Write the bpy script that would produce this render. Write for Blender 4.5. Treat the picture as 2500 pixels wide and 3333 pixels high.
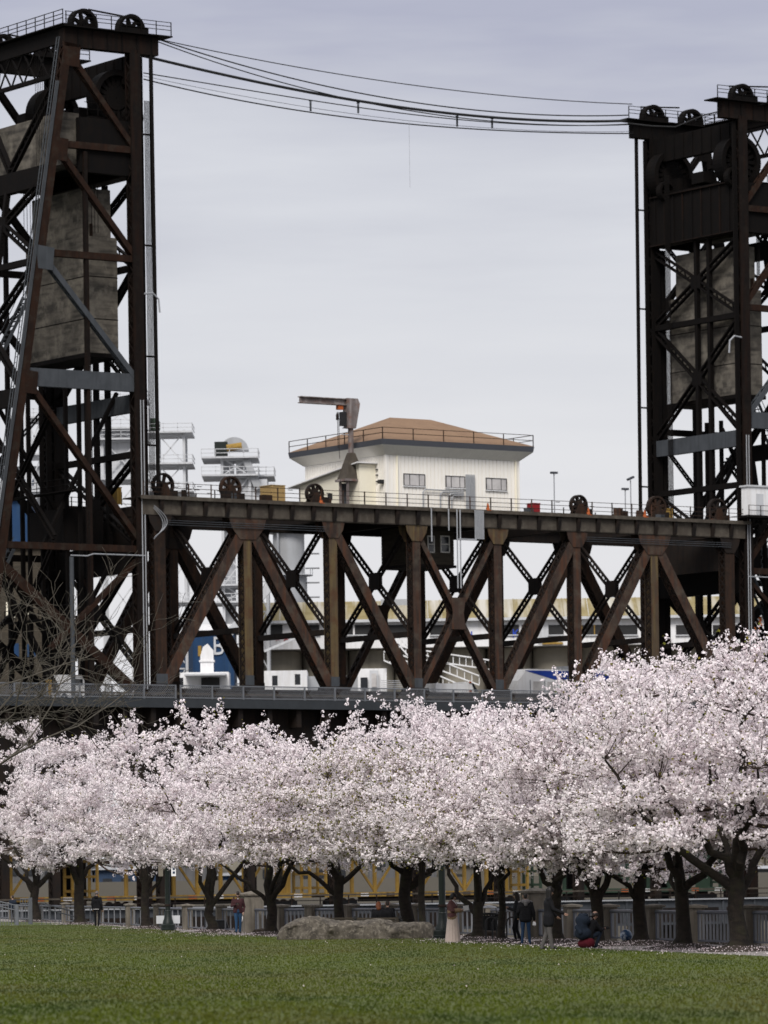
import bpy, bmesh, math, random
import numpy as np
from mathutils import Vector, Matrix
random.seed(7); rng = np.random.default_rng(11)
sc = bpy.context.scene
for o in list(bpy.data.objects): bpy.data.objects.remove(o)
COL = sc.collection
PI = math.pi
# ------------------------------------------------------------ camera
EYE = 1.92
cam = bpy.data.cameras.new('camera'); cam.sensor_fit = 'HORIZONTAL'; cam.sensor_width = 24
cam.lens = 144; cam.shift_y = 0.4878; cam.clip_start = 0.5; cam.clip_end = 6000
cam.dof.use_dof = True; cam.dof.focus_distance = 165; cam.dof.aperture_fstop = 2.4
camo = bpy.data.objects.new('camera', cam); COL.objects.link(camo)
camo.location = (0, 0, EYE); camo.rotation_euler = (PI/2, 0.0145, 0)
sc.camera = camo
# ------------------------------------------------------------ sky, sun, exposure
SUN_EL, SUN_AZ = math.radians(45), math.radians(191)     # azimuth clockwise from +Y
EXPOSURE = 1.15; K = 2**-EXPOSURE
w = bpy.data.worlds.new('World'); sc.world = w; w.use_nodes = True
nt = w.node_tree; nt.nodes.clear()
def N(tree, t, **k):
    n = tree.nodes.new(t)
    for a, b in k.items(): setattr(n, a, b)
    return n
out = N(nt, 'ShaderNodeOutputWorld'); bg = N(nt, 'ShaderNodeBackground')
sky = N(nt, 'ShaderNodeTexSky', sky_type='NISHITA', sun_disc=False)
sky.sun_elevation = SUN_EL; sky.sun_rotation = SUN_AZ; sky.air_density = 1.5; sky.dust_density = 3
tc = N(nt, 'ShaderNodeTexCoord'); sep = N(nt, 'ShaderNodeSeparateXYZ'); nt.links.new(tc.outputs['Generated'], sep.inputs[0])
mp = N(nt, 'ShaderNodeMapping'); mp.inputs['Scale'].default_value = (6, 6, 42); nt.links.new(tc.outputs['Generated'], mp.inputs[0])
nz = N(nt, 'ShaderNodeTexNoise'); nz.inputs['Scale'].default_value = 1.0; nz.inputs['Detail'].default_value = 5; nz.inputs['Roughness'].default_value = .55
nt.links.new(mp.outputs[0], nz.inputs['Vector'])
ad = N(nt, 'ShaderNodeMath', operation='MULTIPLY_ADD'); ad.inputs[1].default_value = 0.13; ad.inputs[2].default_value = -0.065
nt.links.new(nz.outputs['Fac'], ad.inputs[0])
sm = N(nt, 'ShaderNodeMath', operation='ADD'); nt.links.new(sep.outputs['Z'], sm.inputs[0]); nt.links.new(ad.outputs[0], sm.inputs[1])
rp = N(nt, 'ShaderNodeValToRGB'); nt.links.new(sm.outputs[0], rp.inputs[0])
e = rp.color_ramp.elements
def c4(r, g, b, k=1): return (r*k, g*k, b*k, 1)
e[0].position = 0.0; e[0].color = c4(.83, .825, .86)
e[1].position = 0.6; e[1].color = c4(.90, .90, .95)
for ps, cc in ((.085, (.79,.79,.835)), (.13, (.71,.715,.775)), (.16, (.61,.615,.69)), (.195, (.445,.45,.57)), (.30, (.66,.665,.74))):
    x = e.new(ps); x.color = c4(*cc)
mx = N(nt, 'ShaderNodeMix', data_type='RGBA'); mx.inputs[0].default_value = 0.9
skm = N(nt, 'ShaderNodeVectorMath', operation='SCALE'); skm.inputs['Scale'].default_value = 0.10/K*0.6
nt.links.new(sky.outputs[0], skm.inputs[0])
nt.links.new(skm.outputs[0], mx.inputs['A']); nt.links.new(rp.outputs[0], mx.inputs['B'])
nt.links.new(mx.outputs['Result'], bg.inputs[0]); bg.inputs[1].default_value = K
nt.links.new(bg.outputs[0], out.inputs[0])
sun = bpy.data.lights.new('sun', 'SUN'); sun.energy = 1.5; sun.angle = math.radians(25); sun.color = (1, .965, .92)
suno = bpy.data.objects.new('sun', sun); COL.objects.link(suno)
sd = Vector((math.sin(SUN_AZ)*math.cos(SUN_EL), math.cos(SUN_AZ)*math.cos(SUN_EL), math.sin(SUN_EL)))
suno.rotation_euler = sd.to_track_quat('Z', 'Y').to_euler(); suno.location = (0, -50, 120)
vs = sc.view_settings; vs.view_transform = 'Standard'; vs.look = 'None'; vs.exposure = EXPOSURE; vs.gamma = 1; vs.use_curve_mapping = False
cy = sc.cycles; cy.use_denoising = True; cy.max_bounces = 12; cy.diffuse_bounces = 6; cy.transmission_bounces = 8; cy.use_adaptive_sampling = True
# ------------------------------------------------------------ site geometry
F = 15000.; RO = .0145; CX = 1250.; CY = 2886.
TH = math.atan(4.68e-5*F); D0 = 430.; CT, ST = math.cos(TH), math.sin(TH)
def true(x, y):
    dx, dy = x-CX, y-CY
    return dx*math.cos(RO)-dy*math.sin(RO), dx*math.sin(RO)+dy*math.cos(RO)
def br(x, y, w=0.):            # sighting -> (along bridge, height) on the plane w metres behind the south truss
    tx, ty = true(x, y); t = tx/F
    u = (t*(D0+w*CT)+w*ST)/(CT-t*ST); Y = D0+u*ST+w*CT
    return u, EYE-ty*Y/F
def at(x, y, D):
    tx, ty = true(x, y); return Vector((tx*D/F, D, EYE-ty*D/F))
def BW(u, w, z=0): return Vector((u*CT-w*ST, D0+u*ST+w*CT, z))
# ------------------------------------------------------------ mesh builder
class MB:
    def __init__(s): s.v = []; s.f = []
    def add(s, vs, fs):
        b = len(s.v); s.v.extend([tuple(p) for p in vs]); s.f.extend([tuple(b+i for i in f) for f in fs]); return s
    def box(s, c, d, rz=0):
        hx, hy, hz = d[0]/2, d[1]/2, d[2]/2; ca, sa = math.cos(rz), math.sin(rz)
        vs = []
        for z in (-hz, hz):
            for x, y in ((-hx,-hy),(hx,-hy),(hx,hy),(-hx,hy)):
                vs.append((c[0]+x*ca-y*sa, c[1]+x*sa+y*ca, c[2]+z))
        return s.add(vs, [(3,2,1,0),(4,5,6,7),(0,1,5,4),(1,2,6,5),(2,3,7,6),(3,0,4,7)])
    def box2(s, a, b):
        return s.box([(a[i]+b[i])/2 for i in range(3)], [abs(b[i]-a[i]) for i in range(3)])
    def beam(s, p, q, a, b, side=(0,1,0), taper=1):
        p, q = Vector(p), Vector(q); d = (q-p).normalized(); sd_ = Vector(side)
        sd_ = (sd_-d*sd_.dot(d)); sd_ = sd_.normalized() if sd_.length > 1e-6 else d.orthogonal().normalized()
        t = d.cross(sd_).normalized(); vs = []
        for P, k in ((p, 1), (q, taper)):
            for i, j in ((-1,-1),(1,-1),(1,1),(-1,1)): vs.append(P+t*(i*a/2*k)+sd_*(j*b/2*k))
        return s.add(vs, [(0,1,2,3),(7,6,5,4),(4,5,1,0),(5,6,2,1),(6,7,3,2),(7,4,0,3)])
    def tube(s, pts, rad, n=8, cap=True):
        pts = [Vector(p) for p in pts]
        if not hasattr(rad, '__len__'): rad = [rad]*len(pts)
        ref = None; vs = []; m = len(pts)
        for i, p in enumerate(pts):
            d = (pts[min(i+1, m-1)]-pts[max(i-1, 0)]); d = d.normalized() if d.length > 1e-9 else Vector((0,0,1))
            if ref is None: ref = d.orthogonal().normalized()
            ref = ref-d*ref.dot(d); ref = ref.normalized() if ref.length > 1e-6 else d.orthogonal().normalized()
            t = d.cross(ref)
            for k in range(n):
                a = 2*PI*k/n; vs.append(p+(ref*math.cos(a)+t*math.sin(a))*rad[i])
        fs = [(i*n+k, i*n+(k+1) % n, (i+1)*n+(k+1) % n, (i+1)*n+k) for i in range(m-1) for k in range(n)]
        if cap: fs += [tuple(range(n-1, -1, -1)), tuple((m-1)*n+k for k in range(n))]
        return s.add(vs, fs)
    def lathe(s, c, prof, n=16, ax='z'):
        vs = []; m = len(prof)
        for r, h in prof:
            for k in range(n):
                a = 2*PI*k/n; x, y = r*math.cos(a), r*math.sin(a)
                if ax == 'z': vs.append((c[0]+x, c[1]+y, c[2]+h))
                else: vs.append((c[0]+x, c[1]+h, c[2]-y))
        fs = [(i*n+k, i*n+(k+1) % n, (i+1)*n+(k+1) % n, (i+1)*n+k) for i in range(m-1) for k in range(n)]
        fs += [tuple(range(n-1, -1, -1)), tuple((m-1)*n+k for k in range(n))]
        return s.add(vs, fs)
    def prism(s, poly, h0, h1, ax='y'):       # polygon (a,b); ax y: in x-z, thick along y; ax z: in x-y; ax x: in y-z
        n = len(poly); M = {'y': lambda a, b, h: (a, h, b), 'z': lambda a, b, h: (a, b, h), 'x': lambda a, b, h: (h, a, b)}[ax]
        vs = [M(a, b, h0) for a, b in poly]+[M(a, b, h1) for a, b in poly]
        return s.add(vs, [tuple(range(n)), tuple(range(2*n-1, n-1, -1))]+[(i, n+i, n+(i+1) % n, (i+1) % n) for i in range(n)])
    def ring(s, c, r0, r1, y0, y1, n=28):     # annulus around the y axis
        vs = []
        for r, y in ((r0, y0), (r1, y0), (r1, y1), (r0, y1)):
            for k in range(n):
                a = 2*PI*k/n; vs.append((c[0]+r*math.cos(a), c[1]+y, c[2]+r*math.sin(a)))
        return s.add(vs, [(j*n+k, j*n+(k+1) % n, ((j+1) % 4)*n+(k+1) % n, ((j+1) % 4)*n+k) for j in range(4) for k in range(n)])
    def lattice(s, p, q, wd, bar, side, step=None, th=None, x=False, lw=None):   # two flange bars joined by zigzag lacing
        p, q = Vector(p), Vector(q); d = (q-p); L = d.length; d.normalize(); sv = Vector(side); sv = (sv-d*sv.dot(d)).normalized()
        th = th or bar; nrm = d.cross(sv); step = step or wd*1.1; n = max(2, int(L/step)); lw = lw or bar*.45
        for k in (-1, 1): s.beam(p+sv*(k*(wd-bar)/2), q+sv*(k*(wd-bar)/2), bar, th, side=nrm)
        for i in range(n):
            a, b = p+d*(L*i/n), p+d*(L*(i+1)/n); g = (1 if i % 2 else -1)*(wd-bar)/2
            s.beam(a+sv*g, b-sv*g, lw, th*.25, side=nrm)
            if x: s.beam(a-sv*g, b+sv*g, lw, th*.25, side=nrm)
        return s
    def boxmember(s, p, q, h, wd, side=(0,1,0), pl=.07, lace=True, step=None):   # two web plates with laced edges
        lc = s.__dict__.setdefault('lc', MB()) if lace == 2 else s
        p, q = Vector(p), Vector(q); d = q-p; L = d.length; d.normalize(); sv = Vector(side); sv = (sv-d*sv.dot(d)).normalized(); t = d.cross(sv)
        for k in (-1, 1):
            s.beam(p+sv*(k*(wd/2)), q+sv*(k*(wd/2)), h, pl, side=sv)
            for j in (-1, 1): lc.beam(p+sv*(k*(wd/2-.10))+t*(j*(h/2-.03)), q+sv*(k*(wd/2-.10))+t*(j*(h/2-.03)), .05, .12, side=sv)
        if lace:
            step = step or wd*.8; n = max(2, int(L/step))
            for j in (-1, 1):
                for i in range(n):
                    a, b = p+d*(L*i/n), p+d*(L*(i+1)/n); g = (1 if i % 2 else -1)*(wd/2-.06)
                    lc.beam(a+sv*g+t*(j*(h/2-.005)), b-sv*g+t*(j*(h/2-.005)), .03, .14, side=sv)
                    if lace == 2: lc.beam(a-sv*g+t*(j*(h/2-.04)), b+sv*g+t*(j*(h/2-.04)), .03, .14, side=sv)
        else:
            for j in (-1, 1): s.beam(p+t*(j*(h/2)), q+t*(j*(h/2)), .05, wd*.97, side=sv)
        return s
    def mesh(s, name, off=(0,0,0)):
        me = bpy.data.meshes.new(name); o = Vector(off)
        me.from_pydata([(p[0]-o.x, p[1]-o.y, p[2]-o.z) for p in s.v], [], s.f); me.update(); return me
def npmesh(name, V, quads=None, tris=None):
    me = bpy.data.meshes.new(name); V = np.ascontiguousarray(V, dtype=np.float32)
    A = []; st = []; n0 = 0
    if quads is not None and len(quads): A.append(np.asarray(quads).reshape(-1)); st.append(np.arange(len(quads))*4); n0 = len(quads)*4
    if tris is not None and len(tris): A.append(np.asarray(tris).reshape(-1)); st.append(n0+np.arange(len(tris))*3)
    L = np.concatenate(A).astype(np.int32); P = np.concatenate(st).astype(np.int32)
    me.vertices.add(len(V)); me.vertices.foreach_set('co', V.reshape(-1))
    me.loops.add(len(L)); me.loops.foreach_set('vertex_index', L)
    me.polygons.add(len(P)); me.polygons.foreach_set('loop_start', P)
    me.update(calc_edges=True); me.validate(); return me
def smooth(me, ang=None):
    me.polygons.foreach_set('use_smooth', [True]*len(me.polygons))
    if ang is not None:
        try: me.set_sharp_from_angle(angle=math.radians(ang))
        except Exception: pass
# ------------------------------------------------------------ object helpers
def props(o, label=None, cat=None, group=None, kind=None):
    if label: o['label'] = label
    if cat: o['category'] = cat
    if group: o['group'] = group
    if kind: o['kind'] = kind
    return o
def link(name, me, m, parent=None):
    o = bpy.data.objects.new(name, me); COL.objects.link(o)
    if me is not None and m is not None and not len(me.materials): me.materials.append(m)
    if parent is not None: o.parent = parent
    return o
class Thing:                     # an Empty at the thing's base; bridge=True: axes along/across the bridge
    def __init__(s, name, label, cat, base=(0,0,0), group=None, rz=0, bridge=False):
        s.e = bpy.data.objects.new(name, None); COL.objects.link(s.e); s.base = Vector(base); s.e.empty_display_size = .2
        if bridge: s.e.location = BW(*base); s.e.rotation_euler = (0,0,TH)
        else: s.e.location = base; s.e.rotation_euler = (0,0,rz); s.base = Vector((0,0,0))
        props(s.e, label, cat, group, 'thing')
    def part(s, name, mb, m, parent=None, label=None, sm=None):
        me = mb.mesh(name, s.base) if isinstance(mb, MB) else mb
        if sm is not None: smooth(me, sm)
        o = link(name, me, m, parent if parent is not None else s.e)
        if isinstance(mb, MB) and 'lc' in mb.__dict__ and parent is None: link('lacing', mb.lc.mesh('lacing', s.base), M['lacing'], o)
        if label: o['label'] = label
        return o
def single(name, mb, m, label, cat, base=(0,0,0), group=None, rz=0, bridge=False, sm=None):
    base = Vector(base)
    me = mb.mesh(name, base if bridge else (0,0,0)) if isinstance(mb, MB) else mb
    if sm is not None: smooth(me, sm)
    o = link(name, me, m)
    if bridge: o.location = BW(*base); o.rotation_euler = (0,0,TH)
    else: o.location = base; o.rotation_euler = (0,0,rz)
    return props(o, label, cat, group, 'thing')
def copy_tree(o, parent=None):
    c = o.copy(); COL.objects.link(c); c.parent = parent
    for ch in list(o.children): copy_tree(ch, c)
    return c
ORD = 'first second third fourth fifth sixth seventh eighth ninth tenth eleventh twelfth thirteenth fourteenth fifteenth sixteenth seventeenth eighteenth nineteenth twentieth'.split()
ORD += ['twenty-'+x for x in ORD[:9]]+['thirtieth']+['thirty-'+x for x in ORD[:9]]+['fortieth']+['forty-'+x for x in ORD[:9]]
# ------------------------------------------------------------ materials
def mat(name, base, var=None, amt=.5, scale=1., streak=None, samt=.5, rough=.75, metal=0., bump=.15, detail=6, spec=.3, sscale=(2.5,2.5,.25), patch=None, pscale=.5, pamt=.5):
    m = bpy.data.materials.new(name); m.use_nodes = True; t = m.node_tree; b = t.nodes['Principled BSDF']
    b.inputs['Roughness'].default_value = rough; b.inputs['Metallic'].default_value = metal; b.inputs['Specular IOR Level'].default_value = spec
    tc = N(t, 'ShaderNodeTexCoord'); n1 = N(t, 'ShaderNodeTexNoise'); n1.inputs['Scale'].default_value = scale; n1.inputs['Detail'].default_value = detail; n1.inputs['Roughness'].default_value = .65
    oi = N(t, 'ShaderNodeObjectInfo'); of = N(t, 'ShaderNodeVectorMath', operation='ADD'); sc_ = N(t, 'ShaderNodeMath', operation='MULTIPLY'); sc_.inputs[1].default_value = 57.
    t.links.new(oi.outputs['Random'], sc_.inputs[0]); t.links.new(tc.outputs['Object'], of.inputs[0]); t.links.new(sc_.outputs[0], of.inputs[1])
    t.links.new(of.outputs[0], n1.inputs['Vector'])
    def mixer(fac_socket, lo, hi, a, b_, amount):
        r = N(t, 'ShaderNodeMapRange'); r.inputs[1].default_value = lo; r.inputs[2].default_value = hi; r.inputs[4].default_value = amount
        t.links.new(fac_socket, r.inputs[0]); x = N(t, 'ShaderNodeMix', data_type='RGBA'); t.links.new(r.outputs[0], x.inputs[0])
        if isinstance(a, tuple): x.inputs['A'].default_value = (*a, 1)
        else: t.links.new(a, x.inputs['A'])
        x.inputs['B'].default_value = (*b_, 1); return x.outputs['Result']
    col = mixer(n1.outputs['Fac'], .38, .66, base, var or tuple(c*.7 for c in base), amt)
    if streak:
        mp = N(t, 'ShaderNodeMapping'); mp.inputs['Scale'].default_value = sscale; t.links.new(of.outputs[0], mp.inputs[0])
        n2 = N(t, 'ShaderNodeTexNoise'); n2.inputs['Scale'].default_value = 1; n2.inputs['Detail'].default_value = 5; t.links.new(mp.outputs[0], n2.inputs['Vector'])
        col = mixer(n2.outputs['Fac'], .45, .65, col, streak, samt)
    if patch:
        n3 = N(t, 'ShaderNodeTexNoise'); n3.inputs['Scale'].default_value = pscale; n3.inputs['Detail'].default_value = 8; n3.inputs['Roughness'].default_value = .7; t.links.new(of.outputs[0], n3.inputs['Vector'])
        col = mixer(n3.outputs['Color'], .5, .6, col, patch, pamt)
    t.links.new(col, b.inputs['Base Color'])
    if bump:
        bp = N(t, 'ShaderNodeBump'); bp.inputs['Strength'].default_value = bump; bp.inputs['Distance'].default_value = .05; t.links.new(n1.outputs['Fac'], bp.inputs['Height']); t.links.new(bp.outputs[0], b.inputs['Normal'])
    return m
M = {}
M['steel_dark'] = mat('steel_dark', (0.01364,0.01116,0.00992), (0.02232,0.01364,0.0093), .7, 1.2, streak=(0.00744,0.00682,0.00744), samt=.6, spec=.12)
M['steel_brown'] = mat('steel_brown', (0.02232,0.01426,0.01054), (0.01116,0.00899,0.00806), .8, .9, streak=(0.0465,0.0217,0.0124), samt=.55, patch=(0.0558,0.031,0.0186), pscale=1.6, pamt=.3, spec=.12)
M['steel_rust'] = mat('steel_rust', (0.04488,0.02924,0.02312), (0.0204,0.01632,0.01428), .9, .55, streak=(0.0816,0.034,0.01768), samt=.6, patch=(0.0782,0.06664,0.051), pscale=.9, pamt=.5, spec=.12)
M['steel_lichen'] = mat('steel_lichen', (0.07,0.0525,0.035), (0.0525,0.035,0.0245), .8, .8, streak=(0.147,0.105,0.042), samt=.5, patch=(0.07,0.0315,0.0175), pscale=.55, pamt=.7, sscale=(3,3,.18), spec=.12)
M['steel_grey'] = mat('steel_grey', (0.05625,0.0615,0.069), (0.0375,0.042,0.048), .6, 1, streak=(0.03375,0.0375,0.04125), samt=.5, spec=.12)
M['steel_walk'] = mat('steel_walk', (0.0756,0.0648,0.05256), (0.0432,0.036,0.02952), .9, .8, streak=(0.0432,0.03456,0.02736), samt=.5, patch=(0.1224,0.108,0.0864), pscale=1.3, pamt=.4, spec=.12)
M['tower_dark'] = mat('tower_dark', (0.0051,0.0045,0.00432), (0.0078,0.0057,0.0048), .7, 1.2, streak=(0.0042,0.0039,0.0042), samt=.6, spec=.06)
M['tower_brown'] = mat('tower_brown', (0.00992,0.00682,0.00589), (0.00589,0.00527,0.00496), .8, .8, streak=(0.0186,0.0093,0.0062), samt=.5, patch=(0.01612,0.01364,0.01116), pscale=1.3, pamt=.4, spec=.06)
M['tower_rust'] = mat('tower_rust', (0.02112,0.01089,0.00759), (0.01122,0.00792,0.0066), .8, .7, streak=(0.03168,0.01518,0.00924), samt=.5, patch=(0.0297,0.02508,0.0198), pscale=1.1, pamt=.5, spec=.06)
M['deck_fascia'] = mat('deck_fascia', (.036,.04,.045), (.026,.029,.032), .6, .8, spec=.1)
M['lacing'] = mat('lacing', (0.012,0.0102,0.0096), (0.021,0.0132,0.0096), .7, 1.5, spec=.06)  # shade on the laced member sides, painted in as darker steel
M['rail_grey'] = mat('rail_grey', (.125,.133,.147), (.09,.096,.108), .5, 2)
M['concrete_dark'] = mat('concrete_dark', (0.128,0.1136,0.0928), (0.048,0.0424,0.036), .9, .7, streak=(0.024,0.0216,0.0192), samt=.75, sscale=(.3,.3,2.2), patch=(0.176,0.1584,0.1304), pscale=.8, pamt=.6, rough=.9, bump=.5)
M['concrete'] = mat('concrete', (0.172,0.152,0.124), (0.116,0.1,0.08), .7, 2.2, streak=(0.064,0.056,0.0448), samt=.7, rough=.9, bump=.4, sscale=(5,5,.6))
M['siding'] = mat('siding', (.82,.79,.735), (.77,.74,.68), .5, .8, streak=(.66,.62,.55), samt=.22, rough=.6, sscale=(3,3,.3), bump=0)
M['cream'] = mat('cream', (.78,.735,.60), (.71,.665,.54), .5, 1, rough=.6, bump=0)
M['soffit'] = mat('soffit', (.66,.64,.59), (.58,.56,.51), .5, 1, rough=.7, bump=0)
M['roof_tan'] = mat('roof_tan', (0.2042,0.1283,0.0779), (0.1568,0.095,0.0589), .7, .6, patch=(0.266,0.1757,0.1092), pscale=7, pamt=.6, rough=.9, bump=.3)
M['fascia'] = mat('fascia', (0.06,0.064,0.076), None, .3, 1)
M['white_paint'] = mat('white_paint', (.72,.72,.73), (.62,.62,.63), .5, 1, streak=(.45,.42,.38), samt=.3, rough=.5, bump=0)
M['white_grey'] = mat('white_grey', (.5,.51,.53), (.4,.41,.43), .6, .5, streak=(.33,.33,.33), samt=.4, rough=.6)
M['silo_grey'] = mat('silo_grey', (.34,.35,.37), (.28,.29,.3), .6, .3, streak=(.22,.22,.22), samt=.5, sscale=(.5,.5,.06))
M['silo_concrete'] = mat('silo_concrete', (0.255,0.2325,0.1875), (0.1875,0.1688,0.1387), .7, .2, streak=(0.12,0.1087,0.08625), samt=.6, sscale=(.4,.4,.03), rough=.95)
M['moss_roof'] = mat('moss_roof', (0.255,0.21,0.105), (0.18,0.1425,0.06), .9, .35, streak=(0.465,0.45,0.4125), samt=.85, sscale=(.6,.05,.05), rough=.9)
M['blue_clad'] = mat('blue_clad', (.006,.034,.095), (.005,.026,.07), .6, .4, streak=(.03,.06,.1), samt=.3)
M['navy'] = mat('navy', (.02,.04,.08), None, .5, .4)
M['tan_paint'] = mat('tan_paint', (0.32,0.216,0.088), (0.264,0.176,0.072), .5, 2)
M['yellow_paint'] = mat('yellow_paint', (0.3,0.1875,0.0375), (0.21,0.1237,0.02625), .7, 1.5, streak=(0.075,0.045,0.0225), samt=.4)
M['green_paint'] = mat('green_paint', (.03,.055,.035), (.02,.035,.025), .6, 1)
M['lamp_green'] = mat('lamp_green', (0.0064,0.0104,0.0088), (0.0096,0.0136,0.0112), .6, 3, rough=.45)
M['red_paint'] = mat('red_paint', (.22,.012,.015), None, .4, 2)
M['orange'] = mat('orange', (.36,.085,.02), None, .4, 3)
M['black'] = mat('black', (.012,.012,.013), (.02,.02,.02), .5, 3, rough=.6)
M['dark_glass'] = mat('dark_glass', (.02,.022,.026), None, .3, 1, rough=.12, spec=.6, bump=0)
M['pane'] = mat('pane', (.50,.48,.47), (.33,.315,.31), .8, .8, rough=.2, spec=.5, bump=0)  # pale sky reflection painted into the glass colour
M['wood_dark'] = mat('wood_dark', (0.06,0.0496,0.036), (0.04,0.0336,0.0256), .7, 1, streak=(0.024,0.0208,0.016), samt=.7, sscale=(.4,.4,7), rough=.95, bump=.3)
M['galv'] = mat('galv', (.34,.35,.37), (.27,.28,.3), .5, 2, metal=.3, rough=.5, bump=0)
M['picket'] = mat('picket', (0.1997,0.204,0.2167), (0.153,0.1573,0.17), .5, 2, metal=.2, rough=.5, bump=0)
M['pipe_rail'] = mat('pipe_rail', (0.104,0.112,0.136), (0.08,0.088,0.108), .5, 2, metal=.3, rough=.4, bump=0)
M['crane_steel'] = mat('crane_steel', (0.152,0.132,0.128), (0.088,0.068,0.064), .8, 1.2, streak=(0.32,0.288,0.28), samt=.6, patch=(0.128,0.056,0.032), pscale=1.5, pamt=.6)
M['granite'] = mat('granite', (0.09775,0.085,0.068), (0.03825,0.0323,0.02635), .95, 3.2, streak=(0.0255,0.0221,0.01785), samt=.8, sscale=(4,4,.7), patch=(0.187,0.1658,0.136), pscale=8, pamt=.75, rough=.95, bump=.9, detail=12)
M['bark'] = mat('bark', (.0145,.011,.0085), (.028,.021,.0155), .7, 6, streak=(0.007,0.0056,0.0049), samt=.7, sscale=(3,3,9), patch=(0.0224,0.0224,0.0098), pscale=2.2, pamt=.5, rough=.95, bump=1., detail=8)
M['bare_bark'] = mat('bare_bark', (0.09,0.08025,0.06375), (0.0525,0.0465,0.0375), .7, 4, rough=.95)
M['twig'] = mat('twig', (.055,.038,.028), (.035,.024,.018), .6, 5, rough=.95)
M['dock_grey'] = mat('dock_grey', (0.104,0.104,0.108), (0.072,0.072,0.076), .6, .4, streak=(0.056,0.056,0.056), samt=.5)
M['mulch'] = mat('mulch', (0.028,0.0208,0.016), (0.048,0.036,0.028), .7, 9, rough=1, bump=1)
M['paving'] = mat('paving', (.2,.185,.17), (.15,.14,.13), .7, 1.4, patch=(.34,.29,.29), pscale=6, pamt=.5, rough=.9)
M['water'] = mat('water', (.03,.035,.035), None, .3, .3, rough=.12, spec=.5, bump=.3)
M['bank'] = mat('bank', (.11,.10,.085), (.08,.075,.06), .7, .05, rough=1)
M['asphalt'] = mat('asphalt', (.055,.053,.052), None, .5, .8, rough=.95)
def petal_mat(name, c1, c2, trans):
    m = bpy.data.materials.new(name); m.use_nodes = True; t = m.node_tree; t.nodes.clear()
    o = N(t, 'ShaderNodeOutputMaterial'); d = N(t, 'ShaderNodeBsdfDiffuse'); tr = N(t, 'ShaderNodeBsdfTranslucent'); mx = N(t, 'ShaderNodeMixShader'); mx.inputs[0].default_value = trans
    g = N(t, 'ShaderNodeNewGeometry'); r = N(t, 'ShaderNodeMix', data_type='RGBA'); r.inputs['A'].default_value = (*c1,1); r.inputs['B'].default_value = (*c2,1)
    t.links.new(g.outputs['Random Per Island'], r.inputs[0]); t.links.new(r.outputs['Result'], d.inputs[0]); t.links.new(r.outputs['Result'], tr.inputs[0])
    t.links.new(d.outputs[0], mx.inputs[1]); t.links.new(tr.outputs[0], mx.inputs[2]); t.links.new(mx.outputs[0], o.inputs[0]); return m
M['petal'] = petal_mat('petal', (.87,.79,.82), (.95,.905,.915), .34)
M['young_leaf'] = petal_mat('young_leaf', (.20,.16,.03), (.13,.15,.03), .35)
M['blade'] = petal_mat('blade', (.058,.076,.009), (.07,.087,.011), .12)
def blade_patches(m):          # clover, dry and lush patches across the turf
    t = m.node_tree; d = [n for n in t.nodes if n.type == 'BSDF_DIFFUSE'][0]; tr = [n for n in t.nodes if n.type == 'BSDF_TRANSLUCENT'][0]; src = d.inputs[0].links[0].from_socket
    tc = N(t, 'ShaderNodeTexCoord')
    for scl, lo, hi, colr, am in ((.10, .47, .60, (.076,.067,.02), .7), (.24, .50, .62, (.022,.04,.012), .75), (.8, .54, .66, (.07,.094,.011), .6)):
        mp = N(t, 'ShaderNodeMapping'); mp.inputs['Scale'].default_value = (1.6, .45, 1); mp.inputs['Location'].default_value = (scl*40, 3, 0); t.links.new(tc.outputs['Object'], mp.inputs[0])
        n = N(t, 'ShaderNodeTexNoise'); n.inputs['Scale'].default_value = scl; n.inputs['Detail'].default_value = 5; t.links.new(mp.outputs[0], n.inputs['Vector'])
        r = N(t, 'ShaderNodeMapRange'); r.inputs[1].default_value = lo; r.inputs[2].default_value = hi; r.inputs[4].default_value = am; t.links.new(n.outputs['Fac'], r.inputs[0])
        x = N(t, 'ShaderNodeMix', data_type='RGBA'); t.links.new(r.outputs[0], x.inputs[0]); t.links.new(src, x.inputs['A']); x.inputs['B'].default_value = (*colr, 1); src = x.outputs['Result']
    t.links.new(src, d.inputs[0]); t.links.new(src, tr.inputs[0])
blade_patches(M['blade'])
M['petal_ground'] = petal_mat('petal_ground', (.6,.5,.52), (.75,.68,.69), .1)
def lawn_mat():
    m = mat('lawn', (.055,.072,.010), (.065,.08,.012), .8, .22, streak=(.072,.066,.016), samt=.45, sscale=(.12,.03,1), patch=(.03,.05,.011), pscale=.9, pamt=.5, rough=1, bump=.6, detail=10); return m
M['lawn'] = lawn_mat()
# ============================================================ ground, river, far bank
def struct(name, me, m, label=None):
    if isinstance(me, MB): me = me.mesh(name)
    o = link(name, me, m); o['kind'] = 'structure'
    if label: o['label'] = label
    return o
def interp(tab, x):
    xs = [a for a, b in tab]; ys = [b for a, b in tab]; return float(np.interp(x, xs, ys))
def smoothcurve(tab, x):        # smooth interpolation through a table
    xs = np.array([a for a, b in tab], float); ys = np.array([b for a, b in tab], float)
    i = int(np.clip(np.searchsorted(xs, x)-1, 0, len(xs)-2)); h = xs[i+1]-xs[i]; t = (x-xs[i])/h
    mm = np.gradient(ys, xs); t = min(max(t, 0), 1)
    return float((2*t**3-3*t*t+1)*ys[i]+(t**3-2*t*t+t)*h*mm[i]+(-2*t**3+3*t*t)*ys[i+1]+(t**3-t*t)*h*mm[i+1])
LAWN_EDGE = [(-80,70),(0,45),(40,27),(70,18.5),(95,13.2),(116,9.65),(133,6.3),(148.5,4.0),(168,1.1),(179,-3.9),(211,-9.3),(259,-16.6),(300,-25.2),(340,-36),(430,-62)]
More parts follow.
